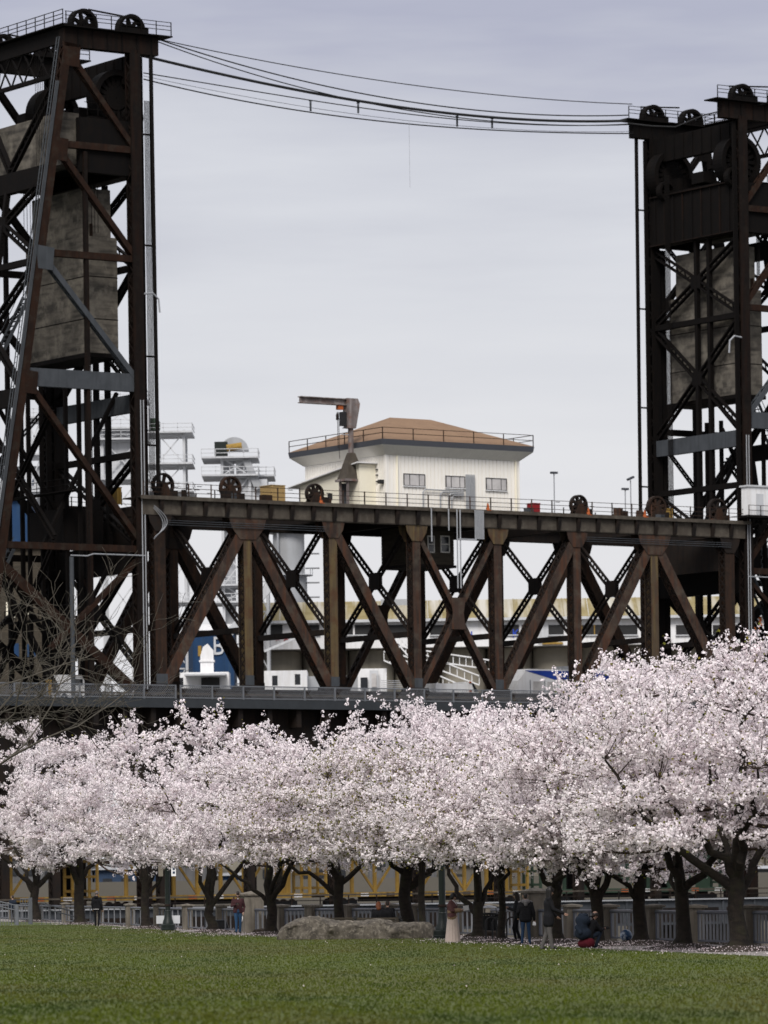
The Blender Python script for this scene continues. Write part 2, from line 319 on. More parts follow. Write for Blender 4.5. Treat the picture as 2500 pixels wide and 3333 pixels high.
def lawn_x(y): return smoothcurve(LAWN_EDGE, y)
FENCE_D = [(-300,420),(0,330),(200,285),(400,246),(600,220),(760,203),(1142,190),(1340,182),(1745,162.5),(2130,147),(2260,141.5),(2500,134),(2900,124),(3300,116)]
def ground_at(x, D): return (true(x, CY)[0]*D/F, D)      # plan position seen at column x at ground level, distance D
def fence_p(x): D = smoothcurve(FENCE_D, x); tx = true(x, 3060)[0]; return Vector((tx*D/F, D, 0))
def lawn_z(x, y):
    d = lawn_x(y)-x
    k = min(1, max(0, d/22))**1.5
    return .03+k*(.13+.07*math.sin(y*.045+x*.05)+.05*math.sin(x*.21+y*.03+1))
ys = list(np.concatenate([np.arange(-80, 40, 12.), np.arange(40, 350, 2.5), np.arange(350, 431, 20.)]))
ts = [0,.25,.6,1,1.6,2.4,3.4,5,7,9,11,13,15,17,19,22,25,29,34,40,55,80,120,200]
V = []; Fq = []
for y in ys:
    xe = lawn_x(y)
    for t in ts: V.append((xe-t, y, lawn_z(xe-t, y)))
n = len(ts)
for i in range(len(ys)-1):
    for j in range(n-1): Fq.append((i*n+j, (i+1)*n+j, (i+1)*n+j+1, i*n+j+1))
me = npmesh('lawn', np.array(V), np.array(Fq)); smooth(me); struct('lawn', me, M['lawn'])
# lawn edge lip
mb = MB()
for i in range(len(ys)-1):
    a, b = ys[i], ys[i+1]; xa, xb = lawn_x(a), lawn_x(b)
    mb.add([(xa, a, lawn_z(xa, a)), (xb, b, lawn_z(xb, b)), (xb+.02, b, -.02), (xa+.02, a, -.02)], [(0,1,2,3)])
struct('lawn_border', mb, M['mulch'])
# esplanade paving between lawn and river railing
fl = [fence_p(x) for x in range(-300, 3301, 60)]
mb = MB(); vs = []; fs = []
for p in fl: vs += [(p.x+.45, p.y, 0), (min(lawn_x(p.y), p.x)-8, p.y-6, 0)]
mb.add(vs, [(2*i, 2*i+1, 2*i+3, 2*i+2) for i in range(len(fl)-1)])
p = fl[-1]; mb.add([(p.x+.45, p.y, 0), (p.x-25, p.y-6, 0), (p.x+40, -60, 0), (p.x+75, -60, 0)], [(0,1,2,3)])
p = fl[0]; mb.add([(p.x+.45, p.y, 0), (p.x-30, p.y-6, 0), (p.x-60, p.y+90, 0), (p.x-12, p.y+90, 0)], [(0,1,2,3)])
struct('pavement', mb, M['paving'])
# sea wall under the railing
mb = MB()
for i in range(len(fl)-1):
    a, b = fl[i], fl[i+1]; mb.add([(a.x+.45,a.y,-.004),(b.x+.45,b.y,-.004),(b.x+.45,b.y,-9),(a.x+.45,a.y,-9)], [(0,1,2,3)])
struct('sea_wall', mb, M['concrete'])
struct('river_water', MB().add([(-2500,-200,-6),(2500,-200,-6),(2500,4500,-6),(-2500,4500,-6)], [(0,1,2,3)]), M['water'])
# far bank, a broad low slab of land
struct('far_bank_ground', MB().box2((-2500, 572, -8), (2500, 4400, 3)), M['bank'])
# ============================================================ the lift span
PN = 9.47; U0 = -24.5; NODE = [U0+PN*i for i in range(8)]; WID = 14.1; WS = 12.5
ZT, ZB = 36.35, 19.6           # chord centre lines
span = Thing('lift_span', 'rusty riveted truss lift span hung between the two dark towers', 'bridge span', (U0+PN*3.5, 7, 18.3), bridge=True)
for wi, w0 in enumerate((0, WS)):
    near = wi == 0
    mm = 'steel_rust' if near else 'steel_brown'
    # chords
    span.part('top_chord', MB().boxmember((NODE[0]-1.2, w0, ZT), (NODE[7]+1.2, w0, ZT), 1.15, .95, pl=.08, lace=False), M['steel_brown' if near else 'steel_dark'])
    span.part('bottom_chord', MB().boxmember((NODE[0]-.8, w0, ZB), (NODE[7]+.8, w0, ZB), 1.0, .9, lace=False), M['steel_dark'])
    for i in range(8):
        wd = 1.15 if i in (0, 7) else .86
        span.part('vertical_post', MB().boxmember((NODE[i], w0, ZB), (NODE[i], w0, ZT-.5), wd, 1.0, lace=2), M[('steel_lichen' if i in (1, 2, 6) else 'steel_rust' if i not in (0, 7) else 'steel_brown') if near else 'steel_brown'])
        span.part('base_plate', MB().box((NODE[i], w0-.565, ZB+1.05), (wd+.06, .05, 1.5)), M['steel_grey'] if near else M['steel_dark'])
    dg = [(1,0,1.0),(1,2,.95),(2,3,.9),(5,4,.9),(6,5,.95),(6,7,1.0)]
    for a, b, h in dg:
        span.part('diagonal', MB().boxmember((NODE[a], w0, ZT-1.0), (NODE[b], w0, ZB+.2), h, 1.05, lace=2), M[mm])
    for a, b in ((3,4),(4,3)):
        span.part('diagonal', MB().boxmember((NODE[a], w0, ZT-1.0), (NODE[b], w0, ZB+.2), .5, .9, step=1.1, lace=2), M[mm])
    # gusset plates (near and far side of each joint)
    for i in range(8):
        big = i in (1, 6); g = MB(); bt = 2.2 if big else 1.75; bw = 2.15 if big else 1.35
        poly = [(-bw, .1), (bw, .1), (bw*.8, -bt*.55), (bw*.4, -bt), (-bw*.4, -bt), (-bw*.8, -bt*.55)]
        for s in (-1, 1):
            y = w0+s*.6; g.prism([(NODE[i]+a, ZT-.35+b) for a, b in poly], y-.03, y+.03)
            for k in range(10):       # rivet heads
                a = -bw*.7+bw*1.4*k/9; g.box((NODE[i]+a, y+s*.045, ZT-.45), (.06, .03, .06))
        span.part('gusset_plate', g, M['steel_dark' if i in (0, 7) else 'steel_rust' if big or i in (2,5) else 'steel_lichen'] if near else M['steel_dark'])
        g = MB()
        for s in (-1, 1):
            y = w0+s*.6; g.prism([(NODE[i]-1.5, ZB-.3), (NODE[i]+1.5, ZB-.3), (NODE[i]+1.1, ZB+.9), (NODE[i]-1.1, ZB+.9)], y-.03, y+.03)
        span.part('gusset_plate', g, M['steel_dark'])
    xm = (NODE[3]+NODE[4])/2; zm = (ZT-1+ZB+.2)/2; g = MB()
    for s in (-1, 1): g.prism([(xm-.85, zm+1.5),(xm+.85, zm+1.5),(xm+.62, zm),(xm+.85, zm-1.5),(xm-.85, zm-1.5),(xm-.62, zm)], w0+s*.53-.03, w0+s*.53+.03)
    span.part('gusset_plate', g, M[mm])
# sway frames across the span
for i in range(8):
    u = NODE[i]
    span.part('sway_strut', MB().boxmember((u, .5, 25.6), (u, WS-.5, 25.6), .5, .5, side=(1,0,0)), M['steel_dark'])
    span.part('sway_strut', MB().boxmember((u, .5, ZT), (u, WS-.5, ZT), .9, .6, side=(1,0,0), lace=False), M['steel_dark'])
    if 0 < i < 7:
        c = (u, WS/2, 30.9)
        for y in (.5, WS-.5):
            for z in (35.9, 25.9):
                span.part('sway_brace', MB().lattice((u, y, z), c, .62, .12, (0,1,0), th=.3, x=True, step=.55), M['steel_dark'])
        span.part('gusset_plate', MB().box(c, (.4, 1.7, 1.6)), M['steel_dark'])
    else:
        for z0, z1 in ((35.5, 30),):
            span.part('portal_girder', MB().box((u, WS/2, 34.2), (.7, WS-1, 3.2)), M['steel_dark'])
# top lateral bracing
for i in range(7):
    for a, b in ((0,1),(1,0)):
        span.part('lateral_brace', MB().lattice((NODE[i], .5+a*(WS-1), ZT+.1), (NODE[i+1], .5+b*(WS-1), ZT+.1), .6, .12, (1,-1,0), th=.25, step=.8), M['steel_dark'])
# walkway floor on the top chords, with cantilever brackets on the south side
floor = MB(); floor.box2((NODE[0]-2.3, -1.05, 37.22), (NODE[7]+2.3, 2.0, 37.34)); floor.box2((NODE[0]-2.3, 11.2, 37.22), (NODE[7]+2.3, WID+1.4, 37.34)); floor.box2((-3.2, 2.01, 37.22), (17.6, 11.19, 37.34))
span.part('walkway_floor', floor, M['steel_dark'])
span.part('walkway_edge', MB().box2((NODE[0]-2.3, -1.13, 37.08), (NODE[7]+2.3, -1.052, 37.42)), M['steel_walk'])
nb = 28
for k in range(nb+1):
    u = NODE[0]+PN*7*k/nb
    span.part('bracket', MB().prism([(-1.04, 37.2), (-.74, 37.2), (-.74, 35.78), (-.8, 35.78), (-1.0, 36.7)], u-.2, u+.2, ax='x'), M['steel_dark'])
span.part('chord_side_plate', MB().box2((NODE[0]-1.9, -.68, 35.72), (NODE[7]+1.9, -.61, 37.2)), M['steel_walk'])
for k in range(nb):
    u = NODE[0]+PN*7*(k+.5)/nb
    span.part('web_panel', MB().box2((u-.98, -.73, 35.8), (u+.98, -.69, 37.15)), M['steel_walk'])
# railings on the truss top
for side, w0 in (('s', -1.0), ('n', WID+1.3)):
    for k in range(0, nb+2):
        u = NODE[0]-2+(PN*7+4)*k/(nb+1)
        if side == 'n' and 0 < u < 16.5: continue
        span.part('railing_post', MB().box((u, w0, 37.98), (.09, .09, 1.3)), M['steel_rust' if k % 3 == 0 else 'steel_brown'])
    for z in (37.75, 38.15, 38.58):
        span.part('railing_bar', MB().beam((NODE[0]-2, w0+.02, z), (NODE[7]+2, w0+.02, z), .05, .05), M['steel_brown'])
rr = random.Random(3)
for k in range(46):          # winches, valves, lubricators and cable drums left on the walkway
    u = rr.uniform(NODE[0], NODE[7]); wv = rr.choice((rr.uniform(.2, 1.6), rr.uniform(11.5, 13.5)))
    if -3.5 < u < 17 and wv > .2 and not (17 < u or u < -3.5): continue
    hh = rr.uniform(.3, 1.0); span.part('machinery_box', MB().box((u, wv, 37.35+hh/2), (rr.uniform(.3, 1.1), rr.uniform(.3, .8), hh), rr.uniform(0, .5)), M[rr.choice(('steel_dark', 'steel_brown', 'steel_rust', 'steel_grey'))])
for k in range(20):
    u = rr.choice((rr.uniform(NODE[0], -4), rr.uniform(18, NODE[7]))); hh = rr.uniform(.8, 1.7)
    span.part('stanchion', MB().box((u, rr.uniform(.2, 12), 37.35+hh/2), (.08, .08, hh)).box((u+.2, rr.uniform(.2, 1.5), 37.35+hh*.8), (.5, .06, .06)), M['steel_dark'])
# conduits running along under the south top chord
for z, w0 in ((35.25, -.75), (35.05, -.8), (34.85, -.75)):
    span.part('conduit', MB().tube([(NODE[0], w0, z), (NODE[2]-1, w0, z-.03)], .028, 6), M['steel_grey'])
    span.part('conduit', MB().tube([(NODE[5]+1, w0, z), (NODE[7], w0, z-.03)], .028, 6), M['steel_grey'])
# road deck of the span
span.part('deck_slab', MB().box2((-24.2, -2.7, 18.55), (43.4, WID+2.7, 18.95)), M['asphalt'])
span.part('deck_fascia', MB().box2((-24.2, -3.0, 18.25), (43.4, -2.72, 19.05)), M['deck_fascia'])
span.part('floor_girder', MB().box2((-24.2, -1.2, 12.2), (43.4, -.8, 18.5)), M['steel_dark'])
span.part('floor_girder', MB().box2((-24.2, WID+.8, 11.5), (43.4, WID+1.2, 18.5)), M['steel_dark'])
for k in range(22):
    u = -23.8+67*k/21
    span.part('floor_beam', MB().box2((u-.25, -2.6, 16.6), (u+.25, WID+2.6, 18.53)), M['steel_dark'])
    span.part('bracket', MB().prism([(-2.7, 18.2), (-1.21, 18.2), (-1.21, 16.5), (-1.6, 16.5)], u-.08, u+.08, ax='x'), M['steel_dark'])
def sidewalk_rail(T, u0, u1, w0, step=3.3):
    n = max(1, round((u1-u0)/step)); d = (u1-u0)/n
    inf = MB(); nn = 14
    for j in range(nn):          # chain-link infill of one bay
        a = j/nn*(d-.2)
        for s in (1, -1):
            x0, z0 = a, .12 if s > 0 else 1.1; L = min((d-.2)-a, .98)
            inf.beam((x0, 0, z0), (x0+L, 0, z0+s*L), .022, .022)
    for j in range(5): inf.beam((0, 0, .12+j*.24), (d-.2, 0, .12+j*.24), .016, .016)
    infm = inf.mesh('mesh_infill')
    for k in range(n+1):
        u = u0+d*k
        T.part('railing_post', MB().box((u, w0, 19.55), (.14, .12, 1.5)), M['rail_grey'])
        if k < n:
            o = T.part('mesh_infill', infm, M['rail_grey']); o.location = Vector((u+.1, w0, 19.05))-T.base
    for z in (20.25, 19.15): T.part('railing_bar', MB().box2((u0, w0-.05, z-.05), (u1, w0+.05, z+.05)), M['rail_grey'])
    T.part('kick_rail', MB().box2((u0, w0+1.6, 19.5), (u1, w0+1.68, 19.68)), M['steel_walk'])
sidewalk_rail(span, -24.0, 43.2, -2.86)
# ============================================================ towers
def tower(sgn, uc, label):
    # a = distance outward from the vertical columns
    T = Thing('lift_tower', label, 'bridge tower', (uc+sgn*6, 7, -6), 'lift towers of the bridge', bridge=True)
    U = lambda a: uc+sgn*a
    INC = lambda z: 6.7+(79-z)*.1665
    LV = [77.0, 68.5, 58.7, 47.6, 32.6, 19.6]
    D_, B_ = M['tower_dark'], M['tower_brown']
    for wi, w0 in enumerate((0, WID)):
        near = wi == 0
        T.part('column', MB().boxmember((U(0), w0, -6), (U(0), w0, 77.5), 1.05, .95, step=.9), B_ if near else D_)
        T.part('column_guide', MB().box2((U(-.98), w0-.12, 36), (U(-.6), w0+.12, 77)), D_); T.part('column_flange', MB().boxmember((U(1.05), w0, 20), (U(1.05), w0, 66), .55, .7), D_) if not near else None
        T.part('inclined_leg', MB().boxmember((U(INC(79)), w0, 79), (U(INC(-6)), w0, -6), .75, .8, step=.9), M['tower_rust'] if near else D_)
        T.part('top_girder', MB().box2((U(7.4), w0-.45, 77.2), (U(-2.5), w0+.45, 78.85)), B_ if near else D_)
        for k in range(6): T.part('girder_stiffener', MB().box((U(6-k*1.55), w0-.48, 78.0), (.1, .06, 1.6)), D_)
        T.part('top_platform', MB().box2((U(7.7), w0-1.0, 78.88), (U(-3.7), w0+1.0, 79.0)), D_)
        for k in range(5):           # horizontals
            z = LV[k+1]; a1 = INC(z)
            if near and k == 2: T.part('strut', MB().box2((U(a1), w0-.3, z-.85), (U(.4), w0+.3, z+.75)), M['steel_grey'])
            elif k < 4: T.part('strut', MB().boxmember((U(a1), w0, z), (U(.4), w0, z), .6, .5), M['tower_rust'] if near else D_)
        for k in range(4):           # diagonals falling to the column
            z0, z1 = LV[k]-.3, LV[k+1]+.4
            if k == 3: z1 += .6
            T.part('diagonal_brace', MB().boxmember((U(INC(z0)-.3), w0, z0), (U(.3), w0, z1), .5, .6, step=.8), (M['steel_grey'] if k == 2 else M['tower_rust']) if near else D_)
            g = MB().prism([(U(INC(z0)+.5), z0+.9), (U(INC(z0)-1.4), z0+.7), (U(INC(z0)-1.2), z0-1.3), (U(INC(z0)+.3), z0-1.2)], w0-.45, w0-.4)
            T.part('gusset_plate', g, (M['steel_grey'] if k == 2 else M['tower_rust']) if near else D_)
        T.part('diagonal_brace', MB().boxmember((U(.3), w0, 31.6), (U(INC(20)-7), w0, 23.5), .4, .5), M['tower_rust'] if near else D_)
        T.part('diagonal_brace', MB().boxmember((U(INC(31)), w0, 31), (U(1.0), w0, 20), .9, .6), M['tower_rust'] if near else D_)
        # hanger verticals inside the side face
        T.part('hanger', MB().boxmember((U(5.2), w0, 19), (U(5.2), w0, 68), .35, .35), B_ if near else D_)
        # span-side cross faces handled below; small top sheaves
        for a in (5.2, .2):
            S_ = MB(); c = (U(a), w0, 79.35)
            S_.ring(c, 1.12, 1.38, -.42, .42); T.part('sheave_rim', S_, D_)
            S_ = MB()
            for k in range(7):
                an = 2*PI*k/7; S_.beam(c, (c[0]+1.15*math.cos(an), w0, c[2]+1.15*math.sin(an)), .38, .3, side=(0,1,0), taper=.75)
            S_.ring(c, .05, .35, -.5, .5, 14); T.part('sheave_spokes', S_, D_)
        # top railings
        for k in range(8):
            T.part('railing_post', MB().box((U(7.5-k*1.58), w0-.95, 79.6), (.07,.07,1.25)), D_)
        for z in (79.5, 79.85, 80.2):
            T.part('railing_bar', MB().beam((U(7.6), w0-.95, z), (U(-3.6), w0-.95, z), .055, .055), D_)
        T.part('railing_bar', MB().beam((U(4.2), w0+.6, 80.9), (U(-.8), w0+.6, 80.55), .13, .13), D_)
        T.part('machinery_box', MB().box2((U(-1.2), w0-.9, 79.02), (U(1.6), w0-.5, 79.5)), D_)
        # big counterweight sheave
        wy = w0+(1.7 if near else -1.7); c = (U(.95), wy, 73.35); S_ = MB()
        S_.ring(c, 2.0, 2.5, -.75, .75, 40); T.part('counterweight_sheave_rim', S_, D_)
        S_ = MB()
        for k in range(18):
            an = 2*PI*k/18; S_.beam(c, (c[0]+2.03*math.cos(an), wy, c[2]+2.03*math.sin(an)), .36, .7, side=(0,1,0))
        S_.ring(c, .05, 1.1, -.45, .45, 20); T.part('counterweight_sheave_web', S_, D_)
        S_ = MB(); S_.ring((c[0]-sgn*1.3, wy-1.0, 71.6), .75, 1.0, -.35, .35, 24)
        for k in range(6): an = 2*PI*k/6; S_.beam((c[0]-sgn*1.3, wy-1, 71.6), (c[0]-sgn*1.3+.78*math.cos(an), wy-1, 71.6+.78*math.sin(an)), .2, .2)
        T.part('pinion_wheel', S_, D_)
        # suspension ropes from the sheave to the span
        for k in range(5):
            T.part('lifting_rope', MB().tube([(U(-.9-.13*k), wy-2.2, 73.0), (U(-.9-.13*k), wy-2.2, 37.4)], .04, 5), D_)
        for k in range(5):
            T.part('counterweight_rope', MB().tube([(U(3.2+.16*k), wy-.6+.3*k, 69.5), (U(3.2+.16*k), wy-.6+.3*k, 61)], .028, 5), D_)
    # slim guide pole beside each column
    for w0 in (-.3,) if sgn < 0 else (WID+.2,):
        T.part('guide_pole', MB().tube([(U(-1.75), w0, 77.2), (U(-1.9), w0, 37.5)], .19, 8), D_)
        for z in (70, 60, 50, 42): T.part('pole_clamp', MB().box2((U(-1.8), w0-.06, z-.08), (U(-.5), w0+.06, z+.08)), D_)
    # cross faces: span side (a=0) and outer side (inclined legs)
    cx = lambda z, o: (0 if o == 0 else INC(z))
    for o in (0, 1):
        A = (lambda z: 0.) if o == 0 else INC
        top = MB().box2((U(A(76)-.35), .5, 74.6), (U(A(76)+.35), WID-.5, 77.1)) if o == 0 else MB().lattice((U(A(76)), .5, 76.3), (U(A(76)), WID-.5, 76.3), 3.2, .35, (0,0,1), th=.4, x=True, step=1.9, lw=.16)
        T.part('cross_girder', top, D_)
        T.part('cross_girder', MB().box2((U(A(69)-.5+ (0 if o == 0 else -.1)), .5, 66.2), (U(A(69)+.5), WID-.5, 71.2)) if o == 0 else MB().box2((U(A(66)-.4), .5, 64.8), (U(A(66)+.4), WID-.5, 66.6)), D_)
        for k in range(9 if o == 0 else 0):
            yk = 1.2+(WID-2.4)*k/8
            for aa in (-.55, .55): T.part('girder_stiffener', MB().box((U(aa), yk, 68.7), (.1, .14, 4.9)), B_ if k % 2 else D_)
            for aa in (-.39, .39): T.part('girder_stiffener', MB().box((U(aa), yk, 75.85), (.07, .12, 2.4)), D_)
        if o == 0:
            for zf_ in (66.25, 71.15): T.part('girder_flange', MB().box2((U(-.75), .5, zf_-.06), (U(.75), WID-.5, zf_+.06)), B_)
        for z in (58.0, 41.2):
            T.part('cross_strut', MB().boxmember((U(A(z)), .5, z), (U(A(z)), WID-.5, z), .55, .5, side=(1,0,0)), D_)
        T.part('cross_strut', MB().box2((U(A(47)-.3), .5, 45.0), (U(A(47)+.3), WID-.5, 46.6)), M['steel_grey'] if o == 0 else D_)
        for z0, z1 in ((65.5, 58.4), (57.6, 47), (45, 41.5), (40.8, 33.2), (32.4, 22)):
            if z0-z1 < 5: continue
            for y0, y1 in ((.5, WID-.5), (WID-.5, .5)):
                T.part('cross_brace', MB().lattice((U(A(z0)), y0, z0), (U(A(z1)), y1, z1), .75, .17, (0,0,1), th=.4, x=False, step=.7, lw=.1), D_)
            zc = (z0+z1)/2; T.part('gusset_plate', MB().box((U(A(zc)), WID/2, zc), (.45, 1.5, 1.3)), D_)
        if o == 1:
            for y0, y1 in ((.5, WID/2), (WID-.5, WID/2)):
                T.part('cross_brace', MB().lattice((U(A(73)), y0, 74.2), (U(A(67)), y1, 66.8), .75, .17, (0,0,1), th=.4, step=.7, lw=.1), D_)
        for y in (WID*.36, WID*.5) if o == 0 else (WID*.5,):
            T.part('centre_post', MB().boxmember((U(A(66)) , y, 66), (U(A(33)), y, 33), .4, .4, side=(1,0,0)), D_)
        T.part('portal_girder', MB().box2((U(A(32)-.4), .5, 30.6), (U(A(32)+.4), WID-.5, 33.2)), D_)
    # machinery floors
    for z, aa in ((71.3, 4.2), (67.6, 5.0)):
        T.part('machinery_floor', MB().box2((U(-.4), .6, z-.09), (U(aa), WID-.6, z+.09)), D_)
        for y in (.7,):
            for k in range(5): T.part('railing_post', MB().box((U(.3+k*1.1), y-.5, z+.65), (.06,.06,1.2)), D_)
            for h in (.6, 1.2): T.part('railing_bar', MB().beam((U(0), y-.5, z+h), (U(5), y-.5, z+h), .05, .05), D_)
    # sheave girder along the tower sides
    for w0 in (.4, WID-.4): T.part('sheave_girder', MB().box2((U(-.4), w0-.35, 66.2), (U(5.6), w0+.35, 71.1)), D_)
    # outer top walkway from side to side
    T.part('top_platform', MB().box2((U(6.2), -1.0, 79.01), (U(7.9), WID+1, 79.12)), D_)
    for k in range(11): T.part('railing_post', MB().box((U(7.8), -.9+(WID+1.8)*k/10, 79.75), (.07,.07,1.25)), D_)
    for zz in (79.6, 79.95, 80.35): T.part('railing_bar', MB().beam((U(7.8), -.95, zz), (U(7.8), WID+.95, zz), .06, .06), D_)
    T.part('cross_girder', MB().box2((U(6.9), .5, 77.9), (U(7.3), WID-.5, 78.95)), D_)
    # extra machinery, hangers and stays inside the tower
    rr = random.Random(5)
    for k in range(7): T.part('machinery_box', MB().box((U(rr.uniform(.6, 4.6)), rr.uniform(2.2, WID-2.2), 71.4+rr.uniform(.5, 1.0)), (rr.uniform(.8, 1.8), rr.uniform(.8, 2), rr.uniform(1, 2))), D_)
    for y in (2.6, 4.9, 9.2, 11.5): T.part('hanger', MB().boxmember((U(4.6), y, 19), (U(4.6), y, 48.5), .28, .28, side=(1,0,0)), D_)
    for y in (1.3, 12.8): T.part('guide_rail', MB().box2((U(4.4), y-.15, 20), (U(4.75), y+.15, 49)), D_)
    for z0, z1 in ((45, 33.5), (33, 20)):
        for y0, y1 in ((1.2, WID-1.2), (WID-1.2, 1.2)): T.part('cross_brace', MB().lattice((U(8.2), y0, z0), (U(8.2), y1, z1), .6, .14, (0,0,1), th=.3, step=.6, lw=.09), D_)
    for w0 in (0, WID):
        for zq, zr_ in ((LV[1], LV[2]), (LV[2], LV[3]), (LV[3], LV[4])):
            T.part('counter_brace', MB().lattice((U(.4), w0+.3, zq-.4), (U(INC(zr_)-.4), w0+.3, zr_+.5), .4, .11, (1,0,0), th=.25, step=.5, lw=.07), D_) if w0 > 0 else None
    for z in (26.5, 37.8):
        T.part('catwalk', MB().box2((U(5.4), 1.0, z-.06), (U(6.5), WID-1, z+.06)), D_)
        for zz in (.55, 1.1): T.part('railing_bar', MB().beam((U(6.45), 1.0, z+zz), (U(6.45), WID-1, z+zz), .05, .05), D_)
        for k in range(7): T.part('railing_post', MB().box((U(6.45), 1+(WID-2)*k/6, z+.55), (.05,.05,1.1)), D_)
    for k in range(6): T.part('counterweight_rope', MB().tube([(U(8.4), 1.5+.3*k, 77), (U(8.4), 1.5+.3*k, 62)], .022, 4), D_)
    for k in range(6): T.part('counterweight_rope', MB().tube([(U(8.4), 10.5+.3*k, 77), (U(8.4), 10.5+.3*k, 62)], .022, 4), D_)
    for (za, zb5) in ((47, 33), (33, 20)):
        T.part('knee_brace', MB().boxmember((U(0), 3.5, za), (U(8), 3.5, zb5), .3, .3), D_); T.part('knee_brace', MB().boxmember((U(0), 10.5, zb5), (U(9), 10.5, za), .3, .3), D_)
    T.part('machinery_house', MB().box2((U(1.2), 4.2, 33.3), (U(5.4), 10.2, 36.4)), D_)
    T.part('balance_block', MB().box2((U(5.0), 1.2, 66.9), (U(6.9), WID-1.2, 71.6)), M['concrete_dark'])
    # ladders, conduits and stairs
    L = MB()
    for k in (-.22, .22): L.tube([(U(INC(78)+.9), k, 78), (U(INC(20)+.9), k, 20)], .05, 6)
    for i in range(110): z = 78-58*i/109; L.beam((U(INC(z)+.9), -.22, z), (U(INC(z)+.9), .22, z), .04, .04)
    T.part('ladder', L, M['steel_grey'])
    for k in range(3): T.part('conduit', MB().tube([(U(INC(74)+.55+.13*k), -.5, 74), (U(INC(48)+.55+.13*k), -.5, 48), (U(INC(30)+.7+.13*k), -.5, 30)], .055, 6), M['steel_grey'])
    for k in range(2): T.part('conduit', MB().tube([(U(-.25+.3*k), -.62, 46), (U(-.25+.3*k), -.62, 20)], .055, 6), M['galv'])
    T.part('conduit', MB().tube([(U(-.2), -.6, 32), (U(5.2), -.6, 32), (U(5.9), -.6, 31.8), (U(7.6), -.6, 31.8)], .06, 6), M['galv'])
    T.part('downpipe', MB().tube([(U(7.4), -.4, 31.7), (U(7.4), -.4, 19.2)], .2, 10), M['steel_grey'])
    T.part('cable_bracket', MB().tube([(U(-.6), -.5, 55.6), (U(-1.5), -.5, 55.7), (U(-2.1), -.5, 55.2), (U(-2.2), -.5, 54)], .09, 6), M['galv'])
    # stair flights on the outer half
    for z0, z1, a0, a1 in ((20, 33, 15, 8), (33, 45, 9, 14), (45, 56, 12, 6)):
        st = MB()
        for y in (8.6, 9.7): st.beam((U(a0), y, z0), (U(a1), y, z1), .3, .08)
        nst = 26
        for i in range(nst):
            t = (i+.5)/nst; st.box((U(a0+(a1-a0)*t), 9.15, z0+(z1-z0)*t), (.35, 1.1, .05))
        for y in (8.6, 9.7): st.beam((U(a0), y, z0+1.1), (U(a1), y, z1+1.1), .05, .05)
        T.part('stair_flight', st, M['steel_grey'])
    # pier
    T.part('pier', MB().box2((U(-2.2), -3, -7), (U(22), WID+3, -2)), M['concrete'])
    # counterweight: a separate moving thing
    cwl = ('stepped concrete counterweight hanging inside the left tower' if sgn < 0 else 'stepped concrete counterweight hanging inside the right tower')
    W_ = Thing('counterweight', cwl, 'counterweight', (U(2.2), 7, 50.2), 'counterweights', bridge=True)
    W_.part('lower_block', MB().box2((U(.75), 1.9, 50.3), (U(4.0), 12.5, 60.8)), M['concrete_dark'])
    W_.part('upper_block', MB().box2((U(.95), 2.6, 60.8), (U(3.8), 11.6, 65.2)), M['concrete_dark'])
    W_.part('base_tray', MB().box2((U(.55), 1.6, 49.9), (U(4.2), 12.8, 50.29)), M['tower_dark'])
    for k in range(9): W_.part('rope_socket', MB().box((U(3.2), 2.2+k*.25, 61.4), (.12,.12,1.2)), M['tower_rust'])
    for k in range(9): W_.part('rope_socket', MB().box((U(3.2), 9.6+k*.25, 61.4), (.12,.12,1.2)), M['tower_rust'])
    for z in (53.4, 57.2): W_.part('pour_joint', MB().box2((U(.73), 1.88, z-.04), (U(4.02), 12.52, z+.04)), M['tower_dark'])
    return T
TL = tower(-1, -26.35, 'dark riveted steel lift tower at the left, nearest the bare tree')
TR = tower(1, 44.3, 'dark riveted steel lift tower at the right, cut by the frame')
# ============================================================ approach decks either side
for u0, u1, lab in ((-85, -24.35, 'grey-railed approach roadway deck passing under the left tower'), (43.55, 105, 'grey-railed approach roadway deck under the right tower, mostly behind blossom')):
    A = Thing('approach_deck', lab, 'bridge deck', ((u0+u1)/2, 7, 16), bridge=True)
    A.part('deck_slab', MB().box2((u0, -2.7, 18.55), (u1, WID+2.7, 18.95)), M['asphalt'])
    A.part('deck_fascia', MB().box2((u0, -3.0, 18.25), (u1, -2.72, 19.05)), M['deck_fascia'])
    for w0 in (-1, WID+1): A.part('plate_girder', MB().box2((u0, w0-.2, 11.5), (u1, w0+.2, 18.5)), M['steel_dark'])
    for k in range(int((u1-u0)/3)): A.part('floor_beam', MB().box2((u0+1+3*k, -2.6, 16.6), (u0+1.5+3*k, WID+2.6, 18.53)), M['steel_dark'])
    sidewalk_rail(A, u0+.2, u1-.2, -2.86)
    for i, u in enumerate(np.arange(u0+6, u1, 19.)):
        for w0 in (0, WID): A.part('support_column', MB().boxmember((u, w0, -6), (u, w0, 16.5), .8, .8), M['steel_dark'])
